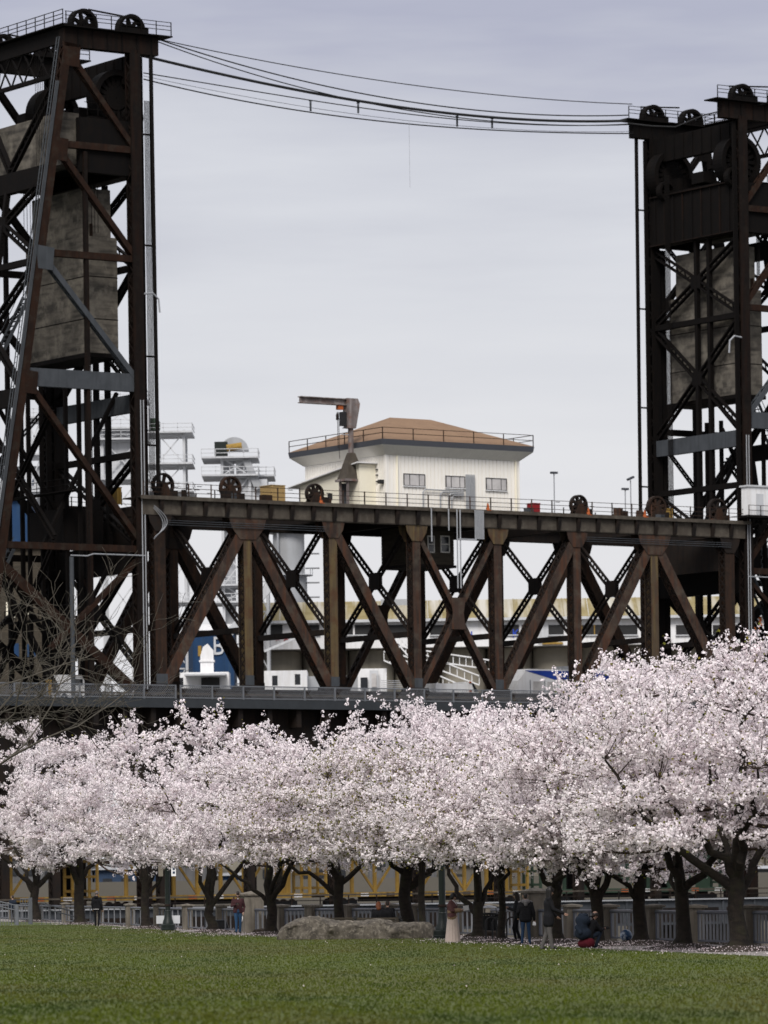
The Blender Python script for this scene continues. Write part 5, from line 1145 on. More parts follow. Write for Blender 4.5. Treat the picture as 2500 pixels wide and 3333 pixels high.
for i in range(len(pos)-1):
    (p, a, b1_), (q, c_, b2_) = pos[i], pos[i+1]; d = (q-p); L = d.length; ang = math.atan2(d.y, d.x); s0 = .5 if b1_ else .3; s1 = .5 if b2_ else .3
    T = Thing('railing_panel', 'grey picket railing panel right of the pillar '+WHERE[allp[i][0]], 'railing', (p.x, p.y, 0), 'picket panels of the river railing', rz=ang)
    T.part('top_rail', MB().tube([(s0, 0, 1.0), (L-s1, 0, 1.0)], .055, 8), M['pipe_rail'], sm=50); T.part('bottom_rail', MB().box2((s0, -.025, .1), (L-s1, .025, .16)), M['pipe_rail'])
    n = max(4, int((allp[i+1][0]-allp[i][0]-45)/9.5))
    pk = MB().box((0,0,.555), (.06,.055,.8)).mesh('picket')
    for k in range(n): o_ = T.part('picket', pk, M['picket']); o_.location = (s0+(L-s0-s1)*(k+.5)/n, 0, 0)
    for xx in (s0+.03, L-s1-.03): T.part('end_bar', MB().box((xx, 0, .55), (.05,.05,.9)), M['pipe_rail'])
# ============================================================ stair handrails far left
def handrail(pts, D, label, post_n):
    P = [at(x, y, D) for x, y in pts]; b = Vector((P[0].x, D, 0)); T = Thing('handrail', label, 'handrail', b)
    L = [p-b for p in P]
    for dz in (0, -.28): T.part('rail', MB().tube([l+Vector((0,0,dz)) for l in L], .035, 8), M['rail_grey'])
    for a, c_ in zip(L[:-1], L[1:]):
        for k in range(post_n):
            t = k/post_n; m_ = a*(1-t)+c_*t; T.part('baluster', MB().box2((m_.x-.018, m_.y-.018, -.05), (m_.x+.018, m_.y+.018, m_.z)), M['rail_grey'])
    e_ = L[-1]; T.part('end_post', MB().box2((e_.x-.1, e_.y-.1, -.05), (e_.x+.1, e_.y+.1, e_.z+.08)), M['rail_grey'])
handrail([(-40, 2926), (0, 2935), (55, 2948)], 262, 'sloping grey handrail at the far left edge of the lawn', 6)
handrail([(66, 2926), (99, 2926)], 268, 'short level grey handrail by the leftmost trunk', 4)
handrail([(135, 2940), (250, 2969)], 264, 'grey handrail sloping down to the thick trunk at left', 8)
# ============================================================ lamp posts with sign boards
def lamp_post(x, D, label, sign):
    p = Vector((true(x, 3060)[0]*D/F, D, 0)); T = Thing('lamp_post', label, 'lamp post', p, 'green lamp posts on the river walk')
    T.part('base', MB().lathe((0,0,-.05), [(.36,0),(.36,.18),(.33,.2),(.33,.34),(.26,.38),(.24,.5),(.19,.62),(.16,.85),(.145,.95)], 16), M['lamp_green'], sm=30)
    T.part('shaft', MB().lathe((0,0,.85), [(.135,0),(.15,.08),(.125,.12),(.115,2.9),(.13,2.95),(.09,3.05),(.08,3.6)], 12), M['lamp_green'], sm=30)
    T.part('collar', MB().lathe((0,0,1.15), [(.15,0),(.16,.03),(.15,.1)], 14), M['steel_brown'])
    T.part('luminaire', MB().lathe((0,0,4.4), [(.08,0),(.16,.1),(.24,.35),(.2,.62),(.05,.75)], 14), M['white_paint'], sm=40); T.part('finial', MB().lathe((0,0,5.15), [(.12,0),(.05,.1),(.01,.25)], 10), M['lamp_green'])
    if sign:
        s = T.part('sign_board', MB().box2((-.18, -.17, 3.0), (.18, -.14, 3.42)), M['white_paint'])
        T.part('emblem', MB().prism([(.13*math.cos(t), 3.24+.11*math.sin(t)) for t in np.linspace(PI*.75, PI*1.9, 10)]+[(.07*math.cos(t), 3.24+.06*math.sin(t)) for t in np.linspace(PI*1.9, PI*.75, 10)], -.182, -.172), M['navy'], s)
        T.part('emblem', MB().box2((-.02, -.182, 3.28), (.12, -.172, 3.38)), M['blue_clad'], s); T.part('lettering', MB().box2((-.14, -.182, 3.05), (.14, -.172, 3.09)), M['rail_grey'], s)
    else:
        for sx in (-.3, .3): s = T.part('sign_board', MB().box2((sx-.12, -.02, 2.55), (sx+.1, .02, 3.4)), M['concrete' if sx < 0 else 'white_paint'])
        for k in range(4): T.part('lettering', MB().box((.3, -.03, 2.72+.17*k), (.1, .012, .1)), M['navy'], s)
        T.part('lower_sign', MB().box2((-.55, .12, .35), (.55, .15, .72)), M['white_grey'])
lamp_post(548, 214, 'dark green lamp post with side sign boards at left', False)
lamp_post(1441, 166, 'dark green lamp post with square emblem sign behind the woman in skirt', True)
# ============================================================ boulder
def boulder():
    D = 167.; p = Vector((at(1160, 3056, D).x, D, 0)); r = np.random.default_rng(9); L = (1418-900)*D/F
    prof = [(a_, b_*1.0+.02*(0<a_<1)) for a_, b_ in [(0,.0),(.015,.42),(.06,.62),(.13,.78),(.2,.86),(.27,.84),(.34,.74),(.45,.70),(.55,.68),(.62,.74),(.67,.70),(.75,.62),(.82,.58),(.88,.62),(.94,.60),(.985,.42),(1,.0)]]
    nu, nv = 90, 30; V = []
    from mathutils import noise
    for i in range(nu+1):
        t = i/nu; h = float(np.interp(t, [a for a, b in prof], [b for a, b in prof])); dw = .75*min(1, 5*t+.25, 5*(1-t)+.25)
        for j in range(nv+1):
            a = PI*j/nv; c_, s_ = math.cos(a), math.sin(a); y = -dw*math.copysign(abs(c_)**.55, c_); z = h*abs(s_)**.5
            v = Vector((L*(t-.5), y, z)); n_ = noise.fractal(v*1.7+Vector((5,2,1)), 1., 2., 4)*.15+noise.noise(v*4)*.05+noise.noise(v*11)*.025
            V.append((v.x+n_*.5, v.y+n_, max(-.06, v.z+n_*.7*(z > .05)-.03)))
    Q = [(i*(nv+1)+j, i*(nv+1)+j+1, (i+1)*(nv+1)+j+1, (i+1)*(nv+1)+j) for i in range(nu) for j in range(nv)]
    me = npmesh('granite_boulder', np.array(V), np.array(Q)); smooth(me)
    single('granite_boulder', me, M['granite'], 'long low granite boulder lying on the lawn edge', 'boulder', p)
    return p
BP = boulder()
# ============================================================ benches
def bench(x, D, label, rz):
    p = Vector((true(x, 3060)[0]*D/F, D, 0)); T = Thing('park_bench', label, 'bench', p, 'park benches facing the river', rz=rz); dk = M['wood_dark']
    for k in range(4): T.part('seat_slat', MB().box((0, .08+.11*k, .43), (1.75, .09, .04)), dk)
    for k in range(4): T.part('back_slat', MB().box((0, -.02-.02*k, .5+.075*k), (1.75, .035, .062)), dk)
    for sx in (-.85, .85):
        T.part('leg', MB().box((sx, .05, .21), (.06,.06,.46)), M['black']); T.part('leg', MB().box((sx, .44, .21), (.06,.06,.46)), M['black']); T.part('back_support', MB().beam((sx, .02, .42), (sx, -.1, .77), .06, .06), M['black'])
        T.part('armrest', MB().tube([(sx, -.08, .68), (sx, .2, .66), (sx, .42, .62), (sx, .45, .5)], .03, 8), M['black']); T.part('scroll_end', MB().ring((sx, -.11, .76), .01, .06, -.05, .05, 12), M['black'])
    return p
bench(1105, 177, 'empty dark park bench showing behind the boulder at left', -.16)
B2 = bench(1205+26, 173.5, 'dark park bench with a seated couple behind the boulder', -.16)
# ============================================================ litter bin, bike racks, planter box, mosaic ball
p = Vector((true(1592, 3060)[0]*161/F, 161, 0)); T = Thing('litter_bin', 'black slatted litter bin with domed lid behind the forked trunk', 'litter bin', p)
for k in range(18): an = 2*PI*k/18; T.part('slat', MB().beam((.25*math.cos(an), .25*math.sin(an), .08), (.3*math.cos(an), .3*math.sin(an), .9), .05, .02), M['black'])
T.part('liner', MB().lathe((0,0,.06), [(.22,0),(.26,.8)], 16), M['black']); T.part('rim', MB().lathe((0,0,.88), [(.31,0),(.33,.04),(.31,.08)], 18), M['black']); T.part('lid', MB().lathe((0,0,1.12), [(.3,0),(.22,.06),(.02,.1)], 16), M['galv'])
for k in range(3): an = 2*PI*k/3; T.part('lid_strut', MB().beam((.27*math.cos(an), .27*math.sin(an), .95), (.25*math.cos(an), .25*math.sin(an), 1.14), .025, .025), M['black'])
for i, (x, lab) in enumerate(((1600, 'black hoop bike rack left of the thin crooked trunk'), (1622, 'black hoop bike rack directly behind the thin crooked trunk'), (1668, 'black hoop bike rack between the crooked trunk and the boy'))):
    D = 157; p = Vector((true(x, 3060)[0]*D/F, D, 0)); T = Thing('bike_rack', lab, 'bike rack', p, 'hoop bike racks'); w_ = .19
    T.part('hoop', MB().tube([(-w_,0,0),(-w_,0,.62)]+[(w_*math.cos(PI-t), 0, .62+.2*math.sin(t)) for t in np.linspace(.3, PI-.3, 7)]+[(w_,0,.62),(w_,0,0)], .028, 8), M['black'])
    for sx in (-w_, w_): T.part('foot_plate', MB().lathe((sx,0,0), [(.07,0),(.07,.015)], 10), M['black'])
D = 206; p = Vector((true(722, 3060)[0]*D/F, D, 0)); T = Thing('planter_box', 'dark tapered box on the ground right of a forked trunk', 'planter', p)
T.part('body', MB().add([(-.33,-.25,0),(.4,-.25,0),(.4,.25,0),(-.33,.25,0),(-.33,-.22,.52),(.2,-.22,.52),(.2,.22,.52),(-.33,.22,.52)], [(3,2,1,0),(4,5,6,7),(0,1,5,4),(1,2,6,5),(2,3,7,6),(3,0,4,7)]), M['black']); T.part('lid', MB().box((-.06,0,.535), (.6,.5,.03)), M['rail_grey'])
D = 143.5; p = Vector((true(2038, 3060)[0]*D/F, D, 0)); T = Thing('mosaic_ball', 'blue and white mosaic ball on a short dark stand', 'ornament', p)
mos = mat('mosaic', (.02,.07,.16), (.012,.02,.05), .8, 3, patch=(.5,.55,.62), pscale=7, pamt=.9, rough=.3)
bm = bmesh.new(); bmesh.ops.create_uvsphere(bm, u_segments=24, v_segments=16, radius=.19); me = bpy.data.meshes.new('ball'); bm.to_mesh(me); bm.free(); smooth(me); o_ = T.part('ball', me, mos); o_.location = (0,0,.29)
T.part('stand', MB().lathe((0,0,-.01), [(.16,0),(.15,.05),(.11,.14),(.13,.18)], 14), M['black'])
for i, (x, D, s, lab) in enumerate(((1582, 160, .62, 'dark mossy stone at the foot of the forked trunk by the bin'), (852, 197, .3, 'dark stone at the root of the wide-armed tree'))):
    bm = bmesh.new(); bmesh.ops.create_icosphere(bm, subdivisions=4, radius=1)
    from mathutils import noise
    for v in bm.verts: n_ = noise.fractal(v.co*1.5+Vector((i*7, 0, 0)), 1, 2, 4)*.25; v.co *= 1+n_; v.co.x *= s*1.15; v.co.y *= s*.7; v.co.z = max(-.1, v.co.z*s*.46)
    me = bpy.data.meshes.new('stone'); bm.to_mesh(me); bm.free(); smooth(me); single('stone', me, M['mulch'], lab, 'stone', (true(x, 3060)[0]*D/F, D, .06))
# ============================================================ fallen petals and grass (uncountable)
r = np.random.default_rng(77); P = []
for b in TB:
    n = 420; an = r.random(n)*2*PI; q = np.abs(r.normal(size=n))*1.5+.3; P.append(np.stack([b.x+np.cos(an)*q, b.y+np.sin(an)*q*1.6, np.full(n, .06)+.12*np.clip(1-q/1.2, 0, 1)], 1))
n = 2200; yy = 118+r.random(n)*150; xe = np.array([lawn_x(v) for v in yy]); P.append(np.stack([xe+r.normal(size=n)*1.2+.7, yy, np.full(n, .05)], 1))
n = 90; yy = 80+r.random(n)**.8*110; xe = np.array([lawn_x(v) for v in yy]); xx = xe-r.random(n)*22; zz = np.array([lawn_z(a, b) for a, b in zip(xx, yy)])+.07; P.append(np.stack([xx, yy, zz], 1))
P = np.concatenate(P); V, Q = quad_cloud(P, np.full(len(P), .032), r); me = npmesh('fallen_petals', V, Q); props(link('fallen_petals', me, M['petal_ground']), 'pale pink fallen petals scattered under the cherry trees', 'petals', kind='stuff')
n = 240000; yy = 44+ (r.random(n)**1.3)*214; half = yy*.0875+1.5; xx = (r.random(n)*2-1)*half; xe = np.interp(yy, [a for a, b in LAWN_EDGE], [b for a, b in LAWN_EDGE]); ok = xx < xe-.12; xx, yy = xx[ok], yy[ok]; n = len(xx)
d_ = np.array([lawn_x(v) for v in np.arange(40, 265, .5)]); le = np.interp(yy, np.arange(40, 265, .5), d_); kk = np.clip((le-xx)/22, 0, 1)**1.5
zz = .03+kk*(.13+.07*np.sin(yy*.045+xx*.05)+.05*np.sin(xx*.21+yy*.03+1))
hh = .018+.026*r.random(n); an = r.random(n)*2*PI; ca, sa = np.cos(an), np.sin(an); wd = .012+.01*r.random(n); lx, ly = r.normal(size=n)*.025, r.normal(size=n)*.025
V = np.stack([np.stack([xx-ca*wd, yy-sa*wd, zz-.01], 1), np.stack([xx+ca*wd, yy+sa*wd, zz-.01], 1), np.stack([xx+lx, yy+ly, zz+hh], 1)], 1).reshape(-1, 3)
me = npmesh('grass', V, None, np.arange(3*n).reshape(-1, 3)); props(link('grass', me, M['blade']), 'short mown green grass covering the park lawn', 'grass', kind='stuff')
# ============================================================ people
def cloth(name, c, v=None, sc_=14): return mat(name, c, v or tuple(k*.7 for k in c), .6, sc_, rough=.95, bump=.25, spec=.15)
MC = dict(skin=mat('skin', (.27,.165,.12), (.23,.135,.10), .5, 12, rough=.6, bump=0), skin_l=mat('skin_light', (.36,.235,.18), (.31,.195,.15), .5, 12, rough=.6, bump=0), maroon=cloth('maroon_cloth', (.062,.027,.03)), jeans=cloth('denim', (.022,.06,.125), (.05,.10,.18)), jeans2=cloth('denim_dark', (.018,.038,.08)), black=cloth('black_cloth', (.011,.011,.013)), charcoal=cloth('charcoal_cloth', (.035,.036,.04)), grey=cloth('grey_cloth', (.085,.08,.078)), navyc=cloth('navy_cloth', (.014,.02,.032)), tan=cloth('tan_fleece', (.27,.185,.115)), mauve=cloth('mauve_fleece', (.115,.055,.055)), skirt=cloth('pale_skirt', (.52,.43,.385), (.43,.35,.31), 6), redc=cloth('dark_red_cloth', (.075,.008,.014)), shoe=cloth('shoe', (.03,.028,.027)), white=cloth('white_cloth', (.6,.58,.58)), hair_b=mat('black_hair', (.006,.005,.005), (.012,.01,.009), .5, 30, rough=.5), hair_d=mat('brown_hair', (.02,.013,.009), None, .5, 30, rough=.5), hair_g=mat('ginger_hair', (.16,.05,.018), (.1,.03,.012), .6, 25, rough=.5), grey_hood=cloth('grey_hood', (.12,.115,.12)))
def capsules(prims, voxel):
    mb = MB()
    for p, q, r1, r2, z in prims:
        p, q = Vector(p), Vector(q); d = q-p; L = d.length
        if L < 1e-4: q = p+Vector((0,0,1e-3)); d = q-p; L = 1e-3
        d.normalize(); pts = []; rad = []
        for k in range(5): a = PI/2*k/4; pts.append(p-d*(r1*math.cos(a))); rad.append(max(1e-3, r1*math.sin(a)))
        for k in range(5): a = PI/2*k/4; pts.append(q+d*(r2*math.sin(a))); rad.append(max(1e-3, r2*math.cos(a)))
        mb.tube(pts, rad, 14)
    me = mb.mesh('tmp'); ob = bpy.data.objects.new('tmp', me); COL.objects.link(ob)
    md = ob.modifiers.new('r', 'REMESH'); md.mode = 'VOXEL'; md.voxel_size = voxel; md.use_smooth_shade = True
    ms = ob.modifiers.new('s', 'SMOOTH'); ms.factor = .5; ms.iterations = 3
    dg = bpy.context.evaluated_depsgraph_get(); out_ = bpy.data.meshes.new_from_object(ob.evaluated_get(dg)); bpy.data.objects.remove(ob); bpy.data.meshes.remove(me)
    return out_
def zone_faces(me, prims, mats):
    n = len(me.polygons); C = np.empty(n*3); me.polygons.foreach_get('center', C); C = C.reshape(-1, 3); best = np.full(n, 1e9); zi = np.zeros(n, int); names = list(mats)
    for p, q, r1, r2, z in prims:
        p, q = np.array(p, float), np.array(q, float); d = q-p; L2 = max(d@d, 1e-9); t = np.clip(((C-p)@d)/L2, 0, 1); dist = np.linalg.norm(C-(p+t[:, None]*d), axis=1)-(r1+(r2-r1)*t)
        m = dist < best; best[m] = dist[m]; zi[m] = names.index(z)
    me.materials.clear()
    for k in names: me.materials.append(mats[k])
    me.polygons.foreach_set('material_index', zi.astype(np.int32)); me.polygons.foreach_set('use_smooth', [True]*n)
DEF = dict(pelvis=(0,0,.53), waist=(0,0,.62), chest=(0,0,.735), neck=(0,.005,.83), head=(0,-.012,.93), shR=(-.105,0,.795), shL=(.105,0,.795), elR=(-.135,.02,.63), elL=(.135,.02,.63), wrR=(-.135,-.04,.49), wrL=(.135,-.04,.49), hipR=(-.05,0,.51), hipL=(.05,0,.51), knR=(-.055,-.015,.285), knL=(.055,-.015,.285), anR=(-.055,.01,.04), anL=(.055,.01,.04), toR=(-.065,-.085,.018), toL=(.065,-.085,.018))
def person(label, loc, rz, H, pose, mats, bulk=1., extras=None, name='person', coat=None, hand_dir=None, face=(0,-1,0), legw=1., cuff=None):
    J = {k: Vector(v)*H for k, v in {**DEF, **pose}.items()}; h = H/1.75; fv = Vector(face).normalized()
    up = (J['head']-J['neck']).normalized(); hd = J['head']; rt_ = fv.cross(up).normalized()
    P = []
    A = lambda a, b, r1, r2, z: P.append((J[a] if isinstance(a, str) else a, J[b] if isinstance(b, str) else b, r1*h, r2*h, z))
    b = bulk
    for s in (-1, 1):       # torso as two side-by-side columns so that it is broader than deep
        o_ = Vector((.055*s*H, 0, 0)); 
        A(J['pelvis']+o_*.9, J['waist']+o_*.85, .115*b, .105*b, 'top'); A(J['waist']+o_*.85, J['chest']+o_*1.1, .105*b, .12*b, 'top')
    A('chest', 'neck', .12*b, .055, 'top'); A('chest', 'shR', .10*b, .068*b, 'top'); A('chest', 'shL', .10*b, .068*b, 'top')
    for S in 'RL':
        A('sh'+S, 'el'+S, .062*b, .05*b, 'top'); A('el'+S, 'wr'+S, .05*b, .036*b, cuff or 'top')
        d = (J['wr'+S]-J['el'+S]).normalized(); hdv = d if not hand_dir else (d*.5+Vector(hand_dir)).normalized()
        A(J['wr'+S], J['wr'+S]+hdv*.075*h, .026, .034, 'skin')
        A('hip'+S, 'kn'+S, .088*legw, .062*legw, 'legs'); A('kn'+S, 'an'+S, .06*legw, .045*legw, 'legs'); A('an'+S, 'to'+S, .042, .032, 'shoe')
    A('pelvis', 'hipR', .12, .095*legw, 'legs'); A('pelvis', 'hipL', .12, .095*legw, 'legs')
    if coat:                # longer coat skirt down to a fraction of the thigh
        for S in 'RL': k = J['hip'+S]*(1-coat)+J['kn'+S]*coat; A(J['pelvis']+Vector((.05*H*(1 if S == 'L' else -1), 0, 0)), k, .125*b, .12*b, 'top')
    A('neck', hd-up*.02*h, .052, .05, 'skin'); A(hd-up*.045*h+fv*.025*h, hd+up*.03*h-fv*.01*h, .066, .086, 'skin'); A(hd-up*.075*h+fv*.055*h, hd-up*.06*h+fv*.05*h, .036, .04, 'skin')
    A(hd-up*.018*h+fv*.088*h, hd-up*.035*h+fv*.102*h, .011, .016, 'skin')         # nose
    for s in (-1, 1): A(hd+rt_*(.083*s*h)-up*.03*h-fv*.012*h, hd+rt_*(.086*s*h)+up*.012*h-fv*.016*h, .014, .018, 'skin')   # ears
    me = capsules(P, .0135*h); zone_faces(me, P, mats)
    # fingers and thumbs joined to the hands
    fm = MB()
    for S in 'RL':
        d = (J['wr'+S]-J['el'+S]).normalized(); hdv = d if not hand_dir else (d*.5+Vector(hand_dir)).normalized(); sd = hdv.cross(Vector((0,1,.3))).normalized(); nn = hdv.cross(sd); root = J['wr'+S]+hdv*.085*h
        for k, L in enumerate((.062,.072,.068,.052)):
            p = root+sd*((k-1.5)*.0185*h); m_ = p+hdv*L*.5*h+nn*.008*h; q = p+hdv*L*.85*h+nn*.03*h; fm.tube([p-hdv*.02*h, m_, q], [.0095*h, .0088*h, .0065*h], 6)
        p = J['wr'+S]+hdv*.045*h-sd*.028*h; fm.tube([p, p+hdv*.03*h-sd*.022*h, p+hdv*.058*h-sd*.02*h+nn*.01*h], [.0115*h, .0105*h, .008*h], 6)
    bm = bmesh.new(); bm.from_mesh(me); f2 = fm.mesh('f'); n0 = len(bm.faces); bm.from_mesh(f2); bm.faces.ensure_lookup_table(); si = list(mats).index('skin')
    for f in bm.faces[n0:]: f.material_index = si; f.smooth = True
    bm.to_mesh(me); bm.free(); bpy.data.meshes.remove(f2)
    T = Thing(name, label, 'person', loc, rz=rz); me.name = 'body'; o_ = link('body', me, None, T.e)
    ey = MB()
    for s in (-1, 1): c = hd+rt_*(.031*s*h)+up*.004*h+fv*.083*h; ey.lathe(c-Vector((0,0,.006)), [(.002,0),(.009,.004),(.009,.009),(.002,.013)], 8)
    T.part('eyes', ey, MC['hair_b']); T.part('mouth', MB().beam(hd-up*.062*h+fv*.088*h-rt_*.02*h, hd-up*.062*h+fv*.088*h+rt_*.02*h, .007, .008), MC['redc'])
    T.J = J; T.h = h; T.hd = hd; T.up = up; T.fv = fv; T.rt = rt_
    if extras: extras(T)
    return T
def blob(T, name, prims, m, vox=.013, parent=None):
    me = capsules([(Vector(p), Vector(q), a, b, 'x') for p, q, a, b in prims], vox); me.materials.clear(); me.materials.append(m); me.polygons.foreach_set('use_smooth', [True]*len(me.polygons)); return link(name, me, None, parent or T.e)
def hair_short(T, m):
    u, f, c, h = T.up, T.fv, T.hd, T.h
    blob(T, 'hair', [(c+u*.045*h-f*.02*h, c+u*.04*h+f*.025*h, .083*h, .07*h), (c-f*.03*h+u*.01*h, c-f*.035*h-u*.03*h, .075*h, .06*h)], m)
def hair_long(T, m, L=.2, w=.08):
    u, f, c, h = T.up, T.fv, T.hd, T.h; z = Vector((0,0,1))
    pr = [(c+u*.04*h-f*.02*h, c+u*.035*h+f*.025*h, .09*h, .072*h), (c-f*.045*h, c-f*.06*h-z*L*h, .085*h, w*h)]
    for s in (-1, 1): pr.append((c+T.rt*.06*s*h-f*.01*h+u*.02*h, c+T.rt*.068*s*h-f*.02*h-z*L*.62*h, .048*h, .042*h))
    blob(T, 'hair', pr, m)
def gpos(x, D): return Vector((true(x, 3060)[0]*D/F, D, .0))
# -- man in maroon jacket with phone
def ex(T):
    hair_short(T, MC['hair_d']); h = T.h; u, f, c = T.up, T.fv, T.hd
    blob(T, 'beard', [(c-u*.07*h+f*.035*h-T.rt*.03*h, c-u*.07*h+f*.035*h+T.rt*.03*h, .045*h, .045*h)], MC['hair_d'])
    T.part('phone', MB().box(T.J['wrR']+Vector((.05, -.1, .03))*h, (.15, .02, .08)), M['black']); T.part('collar', MB().box(T.J['neck']+Vector((0,-.055,-.02))*h, (.05,.03,.06)), MC['white'])
person('man in maroon jacket and jeans looking at his phone', gpos(776, 196), .12, 1.82, dict(head=(0,-.03,.925), elR=(-.15,-.01,.65), wrR=(-.055,-.13,.685), elL=(.155,.03,.63), wrL=(.125,-.06,.505), knR=(-.045,-.04,.285), anR=(-.05,-.06,.04), toR=(-.06,-.15,.018), knL=(.05,.0,.285), anL=(.045,.05,.04), toL=(.06,-.04,.018)), dict(skin=MC['skin_l'], top=MC['maroon'], legs=MC['jeans'], shoe=MC['shoe']), 1.02, ex, face=(-.15,-.9,-.35))
# -- woman with bob haircut, two-tone jacket and long skirt
def ex(T):
    h = T.h; J = T.J; hair_long(T, MC['hair_b'], .085, .075)
    n, mm_ = 48, 9; V = []
    for i in range(mm_):
        t = i/(mm_-1); z = .60*T.H*(1-t)+.035; 
        for k in range(n):
            a = 2*PI*k/n; rr = (.16+.115*t)*h*(1+.07*(t**.5)*math.sin(a*14)+.02*math.sin(a*5)); V.append((rr*math.cos(a)*1.05, rr*math.sin(a)*.95, z))
    Q = [(i*n+k, (i+1)*n+k, (i+1)*n+(k+1) % n, i*n+(k+1) % n) for i in range(mm_-1) for k in range(n)]; me = npmesh('skirt', np.array(V), np.array(Q)); smooth(me); T.part('skirt', me, MC['skirt'])
    blob(T, 'jacket_hem', [(J['pelvis']+Vector((-.07,.0,-.02))*h, J['pelvis']+Vector((.07,0,-.02))*h, .165*h, .165*h), (J['waist']+Vector((-.07,0,0))*h, J['waist']+Vector((.07,0,0))*h, .165*h, .165*h)], MC['tan'])
    for S in 'RL': blob(T, 'cuff', [(J['wr'+S]+(J['el'+S]-J['wr'+S])*.12, J['wr'+S]+(J['el'+S]-J['wr'+S])*.6, .078*h, .072*h)], MC['tan'])
    T.part('scarf', MB().tube([J['neck']+Vector((-.05,-.03,.03))*h, J['neck']+Vector((-.02,-.10,-.05))*h, J['neck']+Vector((0,-.15,-.16))*h], [.03*h,.034*h,.02*h], 8), MC['white'])
    q = (J['wrR']+J['wrL'])/2+Vector((0,-.15,.03))*h
    for k in range(3): T.part('folded_paper', MB().beam(q+Vector((-.09,.03,.03*k))*h, q+Vector((.07,-.12,.03*k+.03))*h, .11*h, .008), M['white_paint'])
T = person('woman with black bob in mauve and tan jacket and long pale skirt', gpos(1474, 154), PI/2-.25, 1.70, dict(head=(0,-.03,.92), elR=(-.14,-.03,.64), wrR=(-.05,-.16,.645), elL=(.14,-.03,.64), wrL=(.05,-.17,.64), chest=(0,0,.73)), dict(skin=MC['skin_l'], top=MC['mauve'], legs=MC['skirt'], shoe=MC['shoe']), 1.35, None, face=(0,-.92,-.4))
T.H = 1.70; ex(T)
# -- woman with dark hair facing left
def ex(T): hair_long(T, MC['hair_d'], .26, .095)
person('dark-haired woman in black facing left behind the bike racks', gpos(1684, 153), -PI/2-.1, 1.68, dict(elR=(-.13,-.03,.63), wrR=(-.09,-.16,.685), elL=(.13,-.05,.64), wrL=(.1,-.17,.67), knR=(-.04,-.07,.29), anR=(-.05,-.03,.04), toR=(-.05,-.12,.018), anL=(.05,.07,.045), toL=(.05,-.02,.018)), dict(skin=MC['skin_l'], top=MC['charcoal'], legs=MC['black'], shoe=MC['shoe']), 1.05, ex)
# -- person in black puffer seen from behind
def ex(T):
    hair_short(T, MC['hair_b']); J, h = T.J, T.h
    for k in range(7):
        z = J['pelvis'].z-.05*h+k*.082*h; blob(T, 'quilted_band', [(Vector((-.085*h,0,z)), Vector((.085*h,0,z)), .138*h, .138*h)], MC['black'], .016)
    blob(T, 'hood', [(J['neck']+Vector((-.07,.07,.0))*h, J['neck']+Vector((.07,.07,0))*h, .08*h, .08*h), (J['neck']+Vector((0,.1,-.09))*h, J['neck']+Vector((0,.09,-.02))*h, .075*h, .09*h), (J['shR']+Vector((0,0,.03))*h, J['shL']+Vector((0,0,.03))*h, .07*h, .07*h)], MC['grey_hood'])
    T.part('plastic_bag', MB().lathe(J['wrR']+Vector((0,-.02,-.22))*h, [(.01,0),(.06,.03),(.055,.1),(.015,.17)], 10), M['white_paint'])
person('teenager in black puffer jacket with grey hood seen from behind', gpos(1712, 147), PI+.1, 1.66, dict(elR=(-.155,.03,.62), wrR=(-.17,-.02,.48), elL=(.15,.02,.63), wrL=(.13,-.08,.53), knR=(-.06,-.01,.285), anR=(-.075,.0,.04), toR=(-.09,-.085,.018), anL=(.075,.0,.04), toL=(.09,-.085,.018)), dict(skin=MC['skin'], top=MC['black'], legs=MC['jeans2'], shoe=MC['shoe']), 1.18, ex)
# -- tall person in long black coat
def ex(T): hair_long(T, MC['hair_b'], .34, .07)
person('tall person in long black coat and grey trousers reaching out right', gpos(1787, 134), PI/2+.05, 1.86, dict(head=(0,-.03,.925), elR=(-.12,-.07,.64), wrR=(-.1,-.22,.575), elL=(.13,-.02,.63), wrL=(.11,-.13,.53), knR=(-.05,-.005,.285), anR=(-.05,-.045,.04), toR=(-.06,-.14,.018), knL=(.05,.025,.285), anL=(.06,.11,.04), toL=(.065,.02,.018)), dict(skin=MC['skin'], top=MC['black'], legs=MC['grey'], shoe=MC['black']), 1.12, ex, coat=.38, face=(0,-.9,-.35), legw=1.2)
